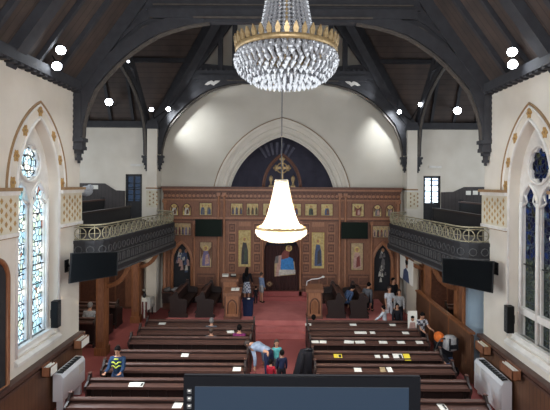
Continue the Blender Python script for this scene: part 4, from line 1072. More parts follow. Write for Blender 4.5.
# ================================================================ chandeliers
def chandelier(label, c, R, H_up, mat_c, lit, top_r, ring_r_in, rod_top, bowl_h, crown=True):
    t = thing('chandelier', label, 'chandelier', c)
    mb = MB(); prof = [(R * 1.0, -.03), (R * 1.015, 0), (R * 1.0, .03), (R * .98, .03), (R * .975, -.03)]
    n = 48; vs = []; fs = []
    for r, z in prof:
        for k in range(n): a = 2 * PI * k / n; vs.append((r * math.cos(a), r * math.sin(a), z))
    for i in range(5):
        j = (i + 1) % 5
        for k in range(n): fs.append((i * n + k, i * n + (k + 1) % n, j * n + (k + 1) % n, j * n + k))
    mb.add(vs, fs, 'gold', True); mb.obj('crown_ring', t)
    if crown:
        mb = MB(); m_ = 40
        for k in range(m_):
            mt = Matrix.Rotation(2 * PI * k / m_, 4, 'Z') @ Matrix.Translation((R * .99, 0, .03))
            mb.prism([(-.02, 0), (.02, 0), (.030, .045), (.018, .08), (0, .115), (-.018, .08), (-.030, .045)], -.012, .012, 'gold', lambda u, w, d: (d + w * .18, u, w), mt)
        o = mb.obj('crown_points', t)
    # upper strands
    first = None; ns = 30 if not lit else 40; step = .048 if not lit else .06
    mb = MB(); q = 0.0; prof_u = []
    while q < 1.0:
        # bell curve from ring to the neck
        r = ring_r_in + (top_r - ring_r_in) * (q ** .5 if lit else q ** .5); z = .03 + H_up * q
        rr = .027 if not lit else .03
        mb.octa((r, 0, z), rr, step * .62, mat_c); q += step / H_up
    for k in range(ns):
        if first is None: o = first = mb.obj('crystal_strand', t)
        else: o = first.copy(); C.objects.link(o)
        o.rotation_euler = (0, 0, 2 * PI * k / ns)
    # bowl tiers
    tiers = 9 if not lit else 7
    for i in range(tiers):
        f = i / (tiers - 1)
        r = R * math.sqrt(max(.02, 1 - (f * .80) ** 2.3)) * (1.0 if i else .98); z = -.07 - bowl_h * f ** .9
        if lit: r = R * (1 - .45 * f ** 2)
        mb = MB(); n = max(8, int(2 * PI * r / (.07 if not lit else .062))); rng = random.Random(i)
        for k in range(n):
            a = 2 * PI * (k + .5 * (i % 2)) / n; mb.octa((r * math.cos(a), r * math.sin(a), z + rng.uniform(-.012, .012)), .026 + rng.uniform(-.006, .006) if not lit else .03, .046, mat_c)
        if not lit and i < 3:
            for k in range(n): a = 2 * PI * k / n; mb.octa((r * .97 * math.cos(a), r * .97 * math.sin(a), z + .03), .022, .03, mat_c)
        mb.obj('crystal_tier', t)
    for i in range(5 if not lit else 4):      # flat base rings
        r = R * (.62 - i * .14) if not lit else R * (.5 - .12 * i); mb = MB(); n = max(6, int(2 * PI * r / .065))
        for k in range(n): a = 2 * PI * k / n; mb.octa((r * math.cos(a), r * math.sin(a), -.08 - bowl_h * (1.0 + .03 * i)), .028, .05, mat_c)
        mb.obj('crystal_tier', t)
    # middle collar of strands
    mb = MB()
    for zz, r in ((H_up * .98, top_r * 1.1),):
        mb.lathe([(r * .9, zz - .02), (r * 1.05, zz), (r * .9, zz + .03)], 'gold', seg=16)
    mb.tube([(0, 0, -.1), (0, 0, H_up)], .02, 'gold', 6)
    mb.obj('stem', t)
    mb = MB(); mb.tube([(0, 0, H_up), (0, 0, rod_top - c[2])], .012 if lit else .02, 'gal_hi', 6); mb.obj('hanging_rod', t)
    if lit:
        for i, (z, r, nb) in enumerate(((.02, R * .55, 8), (H_up * .28, ring_r_in * .55, 5), (H_up * .6, .06, 3))):
            mb = MB()
            for k in range(nb): a = 2 * PI * k / nb; mb.ell((r * math.cos(a), r * math.sin(a), z), (.028, .028, .045), 'bulb', 8, 6)
            mb.obj('bulbs', t)
    return t
ch = PW(285.5, 51.5, 5.2); ch.x = XW(285.5, 5.2)
chandelier('large unlit crystal chandelier with gilt crown hanging nearest the gallery', tuple(ch), .585, 1.9, 'crystal', False, .08, .40, roofz(0) - .2, .27)
cf = PW(281.5, 228, 10.6)
chandelier('brightly lit crystal chandelier hanging over the red aisle', tuple(cf), .585, 1.13, 'crystal_lit', True, .13, .50, roofz(0) - .2, .2, crown=False)

# ================================================================ people
def rotx(v, a):      # pitch about x: positive a leans towards -y (the way the figure faces)
    c, s = math.cos(a), math.sin(a); return Vector((v[0], v[1] * c - v[2] * s, v[1] * s + v[2] * c))
def skin_mesh(name, verts, edges, radii, material, extra=None, sub=1):
    me = bpy.data.meshes.new(name + '_c'); me.from_pydata([tuple(v) for v in verts], edges, [])
    ob = bpy.data.objects.new(name + '_c', me); C.objects.link(ob)
    ob.modifiers.new('s', 'SKIN'); sm = ob.modifiers.new('u', 'SUBSURF'); sm.levels = sub; sm.render_levels = sub
    for i, r in enumerate(radii):
        r = r if isinstance(r, tuple) else (r, r); me.skin_vertices[0].data[i].radius = r
        me.skin_vertices[0].data[i].use_root = (i == 0)
    dg = bpy.context.evaluated_depsgraph_get(); dg.update(); ev = ob.evaluated_get(dg); m2 = bpy.data.meshes.new_from_object(ev)
    vs = [v.co.copy() for v in m2.vertices]; fs = [tuple(p.vertices) for p in m2.polygons]
    bpy.data.objects.remove(ob); bpy.data.meshes.remove(me); bpy.data.meshes.remove(m2)
    return vs, fs
def person(name, label, loc, rz, H, lean=0.0, thigh=0.0, knee=0.0, arm=(0.15, 0.15), elbow=(0.3, 0.3), spread=.12, nod=0.0,
           top='robe_blue', sleeve='long', legs=('trousers', 'navy_cloth'), hair='hair_black', hair_long=False, shoes='black', child=False, pelvis_z=None):
    """figure faces -y at rz = 0.  lean/thigh/knee/arm in radians"""
    k = H / 1.75; hs = 1.0 if not child else 1.22           # children have larger heads
    t = thing(name, label, 'person', loc, rz)
    pz = .93 * k; th_l, sh_l = .44 * k, .42 * k
    hipv = Vector((0, 0, 0))
    def leg(sx):
        h = Vector((sx * .095 * k, 0, -.03 * k)); kn = h + rotx((0, 0, -th_l), -thigh); an = kn + rotx((0, 0, -sh_l), -thigh + knee)
        toe = an + Vector((0, -.13 * k, -.04 * k)); return h, kn, an, toe
    LG = [leg(-1), leg(1)]
    zmin = min(l[2].z for l in LG) - .07 * k
    P0 = Vector((0, 0, -zmin if pelvis_z is None else pelvis_z))
    def T(v): return P0 + rotx(v, lean)
    spine = [T((0, 0, z * k)) for z in (0, .12, .27, .42, .50)]
    neck = T((0, .0, .52 * k)); hd = T((0, 0, .56 * k))
    def Hd(v): return hd + rotx(rotx(v, nod), lean)
    skull = [Hd((0, -.015 * k, .03 * k * hs)), Hd((0, -.01 * k, .10 * k * hs)), Hd((0, 0, .17 * k * hs)), Hd((0, .0, .215 * k * hs))]
    verts = [P0.copy()] + spine[1:] + [neck] + skull
    edges = [(i, i + 1) for i in range(len(verts) - 1)]
    rad = [(.135 * k, .10 * k), (.115 * k, .085 * k), (.125 * k, .09 * k), (.14 * k, .095 * k), (.08 * k, .065 * k), .05 * k, (.058 * k * hs, .064 * k * hs), (.076 * k * hs, .09 * k * hs), (.078 * k * hs, .092 * k * hs), (.045 * k * hs, .05 * k * hs)]
    chest = 3; arms = []
    for j, sx in enumerate((-1, 1)):
        a = arm[j]; sh = Vector((sx * .17 * k, 0, .44 * k)); d1 = rotx((sx * math.sin(spread), 0, -math.cos(spread)), -a)
        el = sh + d1 * .28 * k; wr = el + rotx((sx * math.sin(spread) * .2, 0, -1), -a - elbow[j]) * .24 * k; hnd = wr + (wr - el).normalized() * .07 * k
        A = [T(sh), T(el), T(wr), T(hnd)]; arms.append(A)
        b = len(verts); verts += A; edges += [(chest, b), (b, b + 1), (b + 1, b + 2), (b + 2, b + 3)]
        rad += [.056 * k, .042 * k, .028 * k, (.036 * k, .02 * k)]
    legs_ = []
    for (h, kn, an, toe) in LG:
        A = [P0 + h, P0 + kn, P0 + an, P0 + toe]; legs_.append(A); b = len(verts); verts += A
        edges += [(0, b), (b, b + 1), (b + 1, b + 2), (b + 2, b + 3)]; rad += [.088 * k, .056 * k, .038 * k, .03 * k]
    vs, fs = skin_mesh(name, verts, edges, rad, 'skin')
    mb = MB(); mb.add(vs, fs, 'skin', True)
    # face, ears
    def E(v, r, m): 
        c = Hd(v); mb.ell(tuple(c), r, m, 8, 5)
    q = k * hs
    E((0, -.105 * q, .095 * q), (.012 * q, .018 * q, .024 * q), 'skin')
    for sx in (-1, 1):
        E((sx * .03 * q, -.088 * q, .115 * q), (.012 * q, .008 * q, .007 * q), 'hair_black'); E((sx * .078 * q, 0, .10 * q), (.012 * q, .018 * q, .028 * q), 'skin')
    E((0, -.088 * q, .055 * q), (.022 * q, .008 * q, .006 * q), 'robe_red')
    # hands: four fingers and a thumb each
    for j, A in enumerate(arms):
        d = (A[3] - A[2]).normalized(); sx = (-1, 1)[j]; lat = Vector((0, 1, 0)) - d * d.y; lat = lat.normalized() if lat.length > .1 else Vector((1, 0, 0))
        bend = Vector((-sx, 0, 0)); bend = (bend - d * bend.dot(d)).normalized()
        for f, ln in zip((-1.5, -.5, .5, 1.5), (.060, .072, .066, .050)):
            b0 = A[3] + lat * f * .017 * k; b1 = b0 + d * ln * .55 * k + bend * .006 * k; b2 = b1 + d * ln * .4 * k + bend * .025 * k
            mb.tube([b0, b1, b2], [.0095 * k, .008 * k, .006 * k], 'skin', 5)
        b0 = A[2] + d * .03 * k - lat * .02 * k; mb.tube([b0, b0 - lat * .03 * k + d * .02 * k, b0 - lat * .038 * k + d * .05 * k], [.011 * k, .009 * k, .007 * k], 'skin', 5)
    mb.obj('body', t)
    # shirt
    v2 = [P0.copy() + rotx((0, 0, -.04 * k), lean)] + spine[1:4] + [T((0, 0, .485 * k))]; e2 = [(0, 1), (1, 2), (2, 3), (3, 4)]
    r2 = [(.148 * k, .115 * k), (.135 * k, .105 * k), (.142 * k, .108 * k), (.158 * k, .112 * k), (.085 * k, .075 * k)]
    for A in arms:
        b = len(v2); end = A[2] if sleeve == 'long' else A[0] + (A[1] - A[0]) * .75
        if sleeve == 'long': v2 += [A[0], A[1], end]; e2 += [(3, b), (b, b + 1), (b + 1, b + 2)]; r2 += [.072 * k, .056 * k, .042 * k]
        else: v2 += [A[0], end]; e2 += [(3, b), (b, b + 1)]; r2 += [.072 * k, .062 * k]
    vs, fs = skin_mesh(name, v2, e2, r2, top); mb = MB(); mb.add(vs, fs, top, True); shirt = mb.obj('top', t)
    # lower garment
    kind, lm = legs
    if kind in ('trousers', 'shorts'):
        v3 = [P0 + rotx((0, 0, .03 * k), lean), P0 + rotx((0, 0, .12 * k), lean)]; e3 = [(0, 1)]; r3 = [(.145 * k, .115 * k), (.125 * k, .095 * k)]
        for A in legs_:
            b = len(v3)
            if kind == 'trousers': v3 += [A[0], A[1], A[2] + (A[1] - A[2]) * .06]; e3 += [(0, b), (b, b + 1), (b + 1, b + 2)]; r3 += [.102 * k, .072 * k, .055 * k]
            else: v3 += [A[0], A[0] + (A[1] - A[0]) * .85]; e3 += [(0, b), (b, b + 1)]; r3 += [.105 * k, .09 * k]
        vs, fs = skin_mesh(name, v3, e3, r3, lm); mb = MB(); mb.add(vs, fs, lm, True); mb.obj(kind, t)
    else:
        mb = MB(); n = 20; prof = [(.13, .08), (.17, -.06), (.20, -.25), (.23, -.45 if kind == 'skirt' else -.78)]
        vs = []; fs = []
        for i, (r, z) in enumerate(prof):
            for q_ in range(n): a = 2 * PI * q_ / n; rr = r * k * (1 + .05 * i * math.sin(a * 5) / 2); vs.append(P0 + Vector((rr * math.cos(a), rr * .8 * math.sin(a), z * k)))
        for i in range(3):
            for q_ in range(n): fs.append((i * n + q_, i * n + (q_ + 1) % n, i * n + n + (q_ + 1) % n, i * n + n + q_))
        fs.append(tuple(range(n))); mb.add(vs, fs, lm, True); mb.obj('skirt', t)
    for A in legs_:
        mb = MB(); c = (A[2] + A[3]) / 2; mb.ell((c.x, c.y - .0, c.z - .005 * k), (.047 * k, .13 * k, .045 * k), shoes, 10, 6); mb.obj('shoe', t)
    # hair cap
    mb = MB(); n = 14; rings = 7; vs = []; fs = []; 
    for i in range(rings + 1):
        ph = PI / 2 * i / rings * 1.35
        for j in range(n):
            a = 2 * PI * j / n; front = max(0, -math.sin(a)); lim = ph * (1 - .45 * front)
            v = Vector((.090 * q * math.sin(lim) * math.cos(a), .012 * q + .105 * q * math.sin(lim) * math.sin(a), .125 * q + .112 * q * math.cos(lim))); vs.append(Hd(v))
    for i in range(rings):
        for j in range(n): fs.append((i * n + j, i * n + (j + 1) % n, i * n + n + (j + 1) % n, i * n + n + j))
    mb.add(vs, fs, hair, True)
    if hair_long:
        b0, b1, b2 = Hd((0, .05 * q, .10 * q)), Hd((0, .085 * q, -.02 * q)), T((0, .12 * k, .34 * k))
        mb.tube([b0, b1, (b1 + b2) / 2, b2], [.085 * q, .095 * q, .10 * k, .05 * k], hair, 10)
    else: mb.ell(tuple(Hd((0, .03 * q, .10 * q))), (.082 * q, .085 * q, .075 * q), hair, 10, 6)
    mb.obj('hair', t)
    return t, shirt
for n_, c in (('c_greyblue', (150, 166, 190)), ('c_teal', (100, 190, 196)), ('c_navy', (36, 44, 72)), ('c_red', (170, 40, 58)), ('c_denim', (70, 88, 120)), ('c_paleblue', (126, 146, 180)), ('c_grey', (92, 94, 100)), ('c_white', (212, 216, 224)), ('c_dark', (32, 32, 38)), ('c_purple', (120, 46, 96)), ('c_yellow', (214, 226, 96)), ('c_stroller_orange', (214, 110, 50)), ('c_lightgrey', (160, 160, 162)), ('c_jacket', (44, 66, 96)), ('c_plaid', (110, 114, 128))): cloth(n_, c)
# plaid: two tone checks
def checks(name, a, b, s):
    m = mat(name, a, .9); nt = m.node_tree; c = nt.nodes.new('ShaderNodeTexChecker'); c.inputs['Scale'].default_value = s; c.inputs[1].default_value = srgb(a); c.inputs[2].default_value = srgb(b)
    tc = nt.nodes.new('ShaderNodeTexCoord'); nt.links.new(tc.outputs['Object'], c.inputs['Vector']); nt.links.new(c.outputs[0], nt.nodes['Principled BSDF'].inputs['Base Color']); M[name] = m
checks('plaid', (96, 104, 124), (190, 196, 208), 14); checks('plaid2', (70, 72, 82), (180, 182, 190), 11)

boy, jk = person('person', 'boy in blue jacket with yellow chevrons standing in a left pew, facing back', (XW(118.5, 11.0), 11.02, 0), .0, 1.53, arm=(.5, .5), elbow=(1.0, 1.0), top='c_jacket', child=False, nod=.25, legs=('trousers', 'c_denim'))
mb = MB()
for zz in (1.08, 1.17):
    for sx in (-1, 1): mb.tube([(0, -.118, zz - .06), (sx * .06, -.115, zz), (sx * .115, -.085, zz - .015)], .017, 'c_yellow', 5)
mb.tube([(-.05, -.11, 1.24), (.05, -.11, 1.24)], .016, 'c_yellow', 5)
o = mb.obj('chevrons', jk)
person('person', 'adult in pale grey-blue shirt bending over at the aisle end of the pews', (XW(270, 12.2), 12.2, 0), -PI / 2 - .5, 1.78, lean=1.38, nod=.4, arm=(.9, .9), elbow=(.4, .5), top='c_greyblue', hair='hair_brown', legs=('trousers', 'c_navy'))
person('person', 'child in a teal top in the aisle facing the gallery', (XW(277.5, 12.6), 12.6, 0), .2, 1.13, child=True, top='c_teal', hair='hair_brown', arm=(.2, .2), legs=('trousers', 'c_grey'), hair_long=True)
person('person', 'child in navy top seen from behind in the aisle', (XW(283, 12.0), 12.0, 0), PI + .1, 1.07, child=True, top='c_navy', hair='hair_black', legs=('trousers', 'c_dark'))
person('person', 'small child in red top in the aisle beside the bending adult', (XW(272, 11.75), 11.75, 0), PI - .4, .92, child=True, top='c_red', hair='hair_black', legs=('trousers', 'c_red'))
person('person', 'long-haired person in a checked skirt standing before the icon screen', (XW(247.5, 18.95), 18.95, .51), PI - .2, 1.5, top='c_dark', hair_long=True, legs=('skirt', 'plaid'), arm=(.4, .2))
person('person', 'person in pale blue shirt standing beside the checked skirt', (XW(262, 19.0), 19.0, .51), PI / 2 + .6, 1.28, top='c_paleblue', hair='hair_brown', legs=('shorts', 'c_lightgrey'), arm=(.1, .1), elbow=(.2, .2))
person('person', 'small dark-haired child between the two people at the platform', (XW(256.5, 18.7), 18.7, .51), PI, .75, child=True, top='c_dark', hair='hair_black', legs=('trousers', 'c_dark'))
SE = dict(thigh=1.5, knee=1.5)
person('person', 'grey-haired person sitting in the second left pew', (XW(212, 14.6), 14.62, 0), PI, 1.5, lean=.1, top='c_grey', hair='hair_grey', legs=('trousers', 'c_dark'), **SE)
person('person', 'dark-haired person in purple sitting in the third left pew', (XW(240, 13.75), 13.78, 0), PI, 1.56, lean=.1, top='c_purple', hair='hair_black', legs=('trousers', 'c_dark'), **SE)
person('person', 'short-haired child sitting in the third left pew behind the grey-haired person', (XW(212, 13.8), 13.78, 0), PI, 1.42, lean=.1, top='c_lightgrey', hair='hair_brown', legs=('trousers', 'c_grey'), **SE)
person('person', 'grey-haired person in grey shirt sitting under the left gallery', (XW(88, 15.6), 15.68, 0), PI, 1.75, lean=.25, top='c_lightgrey', hair='hair_grey', legs=('trousers', 'c_dark'), **SE)
person('person', 'dark-haired person sitting in the frontmost right pew beside the aisle', (XW(314.5, 15.4), 15.45, 0), PI, 1.3, lean=.1, top='c_dark', hair='hair_black', child=True, legs=('trousers', 'c_dark'), **SE)
person('person', 'person in blue denim sitting on the inner right choir bench', (XW(345, 17.4), 17.4, .51), PI / 2 + .5, 1.62, lean=.75, top='c_denim', hair='hair_black', legs=('trousers', 'c_denim'), **SE)
person('person', 'person in dark grey sitting on the outer right choir bench', (XW(366, 17.5), 17.5, .51), PI / 2 + .9, 1.62, lean=.5, top='c_grey', hair='hair_black', legs=('trousers', 'c_dark'), **SE)
person('person', 'person in white top behind the right pews, turned to a dark-clad companion', (XW(386, 15.8), 15.8, 0), PI / 2 + 2.6, 1.28, lean=.15, top='c_white', hair='hair_black', legs=('trousers', 'c_dark'), arm=(.8, .8))
person('person', 'person in dark jacket and white collar behind the frontmost right pew', (XW(398, 15.9), 15.9, 0), -.2, 1.32, top='c_dark', hair='hair_black', legs=('trousers', 'c_dark'), arm=(.5, .4))
person('person', 'dark-haired person in black standing by the right doorway of the screen', (XW(394, 18.6), 18.6, .0), .5, 1.68, top='c_dark', hair='hair_black', legs=('trousers', 'c_dark'))
person('person', 'child in white by the right doorway of the screen', (XW(390, 17.6), 17.6, .0), .2, 1.55, top='c_white', hair='hair_brown', sleeve='short', legs=('trousers', 'c_white'))
person('person', 'person in pale grey top below the white poster', (XW(400, 17.3), 17.3, 0), -.3, 1.5, top='c_lightgrey', hair='hair_brown', legs=('trousers', 'c_dark'))
person('person', 'person in checked shirt and dark shorts at the wall end of the right pews', (XW(424, 14.3), 14.45, 0), 0.3, 1.45, top='plaid2', sleeve='short', hair='hair_black', legs=('shorts', 'c_dark'), nod=.5, arm=(.6, .6), elbow=(.8, .8))
person('person', 'person in jeans bending in the side aisle beside the fifth right pew', (XW(449, 12.2), 12.2, 0), PI / 2 + 1.9, 1.2, lean=1.2, top='c_dark', hair='hair_brown', legs=('trousers', 'c_denim'))

# printed portrait board on the right
t = thing('portrait_board', 'white printed portrait board standing at the end of the second right pew', 'sign', (XW(413.5, 14.6), 14.62, 0))
mb = MB(); mb.box(-.15, .15, 0, .02, .80, 1.42, 'white_card'); mb.obj('board', t)
mb = MB(); fy = lambda u, w, d: (u, d, w)
mb.prism([(-.11, .85), (.11, .85), (.08, 1.05), (-.08, 1.05)], -.006, 0, 'robe_pink', fy); mb.prism([(.0 + .055 * math.cos(k * PI / 6), 1.16 + .08 * math.sin(k * PI / 6)) for k in range(12)], -.008, 0, 'icon_skin', fy); mb.prism([(.06 * math.cos(k * PI / 6), 1.22 + .045 * math.sin(k * PI / 6)) for k in range(12)], -.01, -.002, 'hair_black', fy); mb.obj('printed_figure', t)
for sx in (-.12, .12): mb = MB(); mb.tube([(sx, .01, .82), (sx, .05, 0)], .012, 'black', 5); mb.obj('leg', t)
# stroller
t = thing('stroller', 'child stroller with orange hood and grey bag in the right side aisle', 'stroller', (XW(444, 13.25), 13.25, 0), .2)
mb = MB(); mb.ell((-.14, -.02, 1.05), (.14, .2, .16), 'c_stroller_orange', 12, 8); mb.obj('hood', t)
mb = MB(); mb.prism([(-.2, .5), (.2, .5), (.22, .98), (-.22, .98)], -.18, .14, 'c_dark', fy); mb.obj('seat', t)
mb = MB(); mb.tube([(.06, -.26, .76), (.06, -.27, .80), (.06, -.27, 1.12), (.06, -.26, 1.18)], [.12, .2, .19, .1], 'c_lightgrey', 8); mb.box(-.06, .18, -.47, -.44, .84, .96, 'c_dark'); mb.box(-.08, -.04, -.47, -.44, .8, 1.14, 'c_dark'); mb.box(.16, .2, -.47, -.44, .8, 1.14, 'c_dark'); mb.obj('bag', t)
mb = MB(); mb.prism([(-.22, .3), (.22, .3), (.2, .5), (-.2, .5)], -.2, .2, 'c_denim', fy); mb.obj('basket', t)
mb = MB()
for sx in (-.24, .24): mb.tube([(sx, .3, .12), (sx, -.1, .9), (sx, -.3, 1.1)], .015, 'gal_hi', 6); mb.tube([(sx, -.28, .12), (sx, .1, .7)], .015, 'gal_hi', 6)
mb.tube([(-.24, -.3, 1.1), (.24, -.3, 1.1)], .02, 'black', 6); mb.obj('frame', t)
for sx in (-.26, .26):
    for yy in (-.28, .3): mb = MB(); mb.tube([(sx - .02, yy, .12), (sx + .02, yy, .12)], .12, 'black', 14, smooth=False); mb.obj('wheel', t)
# black coat over the right pew end
t = thing('coat', 'long black coat hanging over the aisle end of the fifth right pew', 'coat', (XW(309, 12.0), 12.0, 0))
vs = []; fs = []; n = 14; prof = [(.02, .02, 1.12), (.16, .12, 1.09), (.19, .15, .9), (.22, .17, .6), (.27, .2, .3), (.29, .2, .12)]
for i, (a, b, z) in enumerate(prof):
    for k in range(n): th = 2 * PI * k / n; w = 1 + .1 * math.sin(k * 2.3 + i * .4); vs.append((a * w * math.cos(th) - .045 * i, b * w * math.sin(th), z))
for i in range(5):
    for k in range(n): fs.append((i * n + k, i * n + (k + 1) % n, i * n + n + (k + 1) % n, i * n + n + k))
mb = MB(); mb.add(vs, fs, 'c_dark', True); mb.obj('body', t)
mb = MB(); mb.tube([(-.15, -.12, 1.05), (-.2, -.2, .75), (-.26, -.22, .45)], [.06, .06, .045], 'c_dark', 8); mb.obj('sleeve', t)
mb = MB(); mb.tube([(-.1, -.05, 1.1), (0, -.1, 1.15), (.1, -.04, 1.1)], .04, 'icon_black', 6); mb.obj('collar', t)
# white bag on the choir bench, papers under left doorway
mb = MB(); mb.ell((0, 0, .14), (.16, .12, .16), 'white_card', 8, 6); mb.tube([(-.08, 0, .26), (0, 0, .38), (.08, 0, .26)], .012, 'white_card', 5); o = mb.obj('bag'); o.location = (XW(334.5, 16.2), 16.15, 0.17); tag(o, 'small white bag on the step before the right choir benches', 'bag')
rnd = random.Random(5)
mb = MB(); mb.box(-.5, .5, -.2, .2, 0, .42, 'pew'); mb.box(-.53, .53, -.23, .23, .42, .46, 'pew_top'); o = mb.obj('low_table'); o.location = (XW(176, 19.0), 19.0, .511); tag(o, 'low table heaped with cloths below the left doorway of the screen', 'table')
for k, (dx, c, l) in enumerate(((-.32, 'robe_grey', 'grey bundle at the left on the low table by the left doorway'), (0.0, 'c_lightgrey', 'pale folded cloth in the middle of the low table by the left doorway'), (.3, 'robe_violet', 'lilac bundle at the right on the low table by the left doorway'))):
    mb = MB(); mb.ell((0, 0, .07), (.17, .14, .09), c, 10, 6); mb.ell((.05, -.02, .14), (.1, .09, .05), c, 8, 5); o = mb.obj('cloth_bundle'); o.location = (XW(176, 19) + dx, 18.95, .975); tag(o, l, 'cloth')
# notices in the galleries
for px, py, s, lab, w in ((93, 188.5, -1, 'wide white notice on the dark dado of the left gallery', .44), (468.5, 192, 1, 'white notice on the dark dado of the right gallery, nearer the door', .22), (475.5, 191.8, 1, 'white notice on the dark dado of the right gallery, farther from the door', .22)):
    mb = MB(); x = XW(px, 19.9); z = ZW(py, 19.9); mb.box(x - w / 2, x + w / 2, 19.905, 19.925, z - .08, z + .1, 'white_card'); mb.box(x - w / 2 - .01, x + w / 2 + .01, 19.915, 19.928, z - .09, z + .11, 'gal_hi')
    o = mb.obj('notice_sheet'); tag(o, lab, 'notice')
mb = MB(); mb.ell((0, 0, .15), (.22, .3, .2), 'c_white', 10, 7); mb.ell((.1, .1, .28), (.14, .16, .12), 'c_white', 8, 6); o = mb.obj('cloth_bundle'); o.location = (XW(86.5, 17), 17, 4.86 + .2); tag(o, 'pale cloth bundle lying high on a left gallery pew', 'cloth')

# ================================================================ floodlights
def flood(label, p, aim, r=.12, small=False, mount=None):
    p = Vector(p); t = thing('floodlight', label, 'light', p); d = (Vector(aim) - p).normalized(); rot = d.to_track_quat('Z', 'Y').to_matrix().to_4x4()
    mb = MB(); mb.lathe([(r * .5, -.16), (r * .8, -.12), (r, 0), (r * 1.08, .02), (r * 1.08, .03)], 'black', seg=12, mtx=rot); mb.obj('housing', t)
    mb = MB(); mb.lathe([(.001, .05), (r * .7, .045), (r, .03)], 'lens_small' if small else 'lens', seg=12, mtx=rot); mb.obj('lens', t)
    if mount is not None: mb = MB(); mb.tube([d * -.1, Vector(mount) - p], .018, 'black', 5); mb.obj('bracket', t)
    return t
EYE = (0, 0, 5.2)
def onroof(x, y): return (x * 1.0, y, roofz(x) - .02)
for px, py, Y, lab in ((60, 51, 10.4, 'upper of two bright floodlights under the left nave roof'), (56, 67, 10.45, 'lower of two bright floodlights under the left nave roof'), (511.5, 50, 10.1, 'upper of two bright floodlights under the right nave roof'), (512, 62.5, 10.1, 'lower of two bright floodlights under the right nave roof')):
    p = PW(px, py, Y); flood(lab, p, (p.x * .2, 3, 2.0), .105, mount=onroof(p.x * 1.03, Y + .12))
for px, py, lab in ((108.5, 103, 'large bright floodlight in the left transept roof'), (457, 109.5, 'large bright floodlight in the right transept roof')):
    p = PW(px, py, 19.0); flood(lab, p, (p.x * .3, 5, 3), .15, mount=(p.x, 19.7, 8.9))
pairs = []
for px, py, lab in ((151, 110, 'left lamp of the pair over the left chancel pier'), (168, 109.5, 'right lamp of the pair over the left chancel pier'), (399, 111, 'left lamp of the pair over the right chancel pier'), (420, 103.5, 'right lamp of the pair over the right chancel pier')):
    p = PW(px, py, 18.9); flood(lab, p, (p.x * .5, 9, 4), .085, mount=(math.copysign(5.5, p.x), 19.3, 8.3))
for px, py, Y, lab in ((95, 90, 13.6, 'slim strip lamp on the left transept truss'), (127.5, 62.5, 16.2, 'tiny fitting at the apex of the left transept truss'), (451, 64, 15.6, 'tiny fitting at the apex of the right transept truss'), (471, 88, 13.7, 'tiny fitting low on the right transept truss')):
    p = PW(px, py, Y)
    if px == 95:
        t = thing('strip_lamp', lab, 'light', p); mb = MB(); mb.tube([(-.03, 0, -.09), (.04, 0, .1)], .03, 'lens_small', 8); mb.obj('tube', t); mb = MB(); mb.box(-.05, .0, .02, .09, -.06, .08, 'black'); mb.tube([(0, .05, 0), (-.25, .05, .25)], .012, 'black', 4); mb.obj('bracket', t)
    else: flood(lab, p, EYE, .05, True, mount=(math.copysign(5.92, p.x), Y + .05, p.z + .15))

# ================================================================ monitor and gallery ledge in front of the camera
YM = .9; sM = YM / F
mon = thing('monitor', 'black computer monitor with a blue-grey reflection on its screen at the gallery edge', 'monitor', (XW(303.3, YM), YM, 4.76))
W2 = 118.6 * sM; ztop = ZW(377.0, YM) - 4.76
mb = MB(); mb.box(-W2, W2, 0, .012, .06, ztop, 'bezel'); mb.box(-W2 * .8, W2 * .8, .012, .04, .1, ztop - .05, 'black'); mb.box(-W2, W2, .008, .012, ztop, ztop + .001, 'gal'); mb.obj('casing', mon)
mb = MB(); mb.box(-W2 + 11.5 * sM, W2 - 12 * sM, -.002, .0, .085, ztop - 10 * sM, 'screen'); mb.obj('screen', mon)
mb = MB()
for k in range(4):
    z = ztop - (14 + k * 7.5) * sM; x = -W2 + 6 * sM
    mb.box(x - .0045, x + .0045, -.0015, 0, z - .003, z + .003, 'gal_hi'); mb.box(x - .0022, x + .0022, -.002, 0, z - .0012, z + .0012, 'robe_white'); mb.box(x - .004, x + .004, -.0018, 0, z - .0055, z - .0047, 'gal_hi')
mb.obj('button_symbols', mon)
mb = MB(); mb.box(-.03, .03, .012, .04, .0, .12, 'black'); mb.box(-.12, .12, -.06, .14, 0, .012, 'black'); mb.obj('stand', mon)
mb = MB(); mb.box(-6.0, 6.0, .55, 1.12, 4.68, 4.76, 'pew'); mb.box(-5.6, 5.6, 1.0, 1.1, 3.6, 4.68, 'oak_dark'); mb.box(-5.6, 5.6, WY0, 1.1, 3.45, 3.6, 'lino')
for s in (-1, 1):
    mb.box(s * 3.0 - .15, s * 3.0 + .15, .7, 1.0, 0, 3.45, 'column')
struct(mb.obj('floor_gallery'), 'rear gallery floor and parapet ledge carrying the monitor', 'gallery')

# neighbour wall put in to block sky, height shaped for the dark lower glass
mb = MB(); mb.box(8.2, 8.4, 5, 14.1, -.2, 3.05, 'brick'); struct(mb.obj('wall_neighbour'), 'added brick wall blocking the sky outside the right window', 'wall')

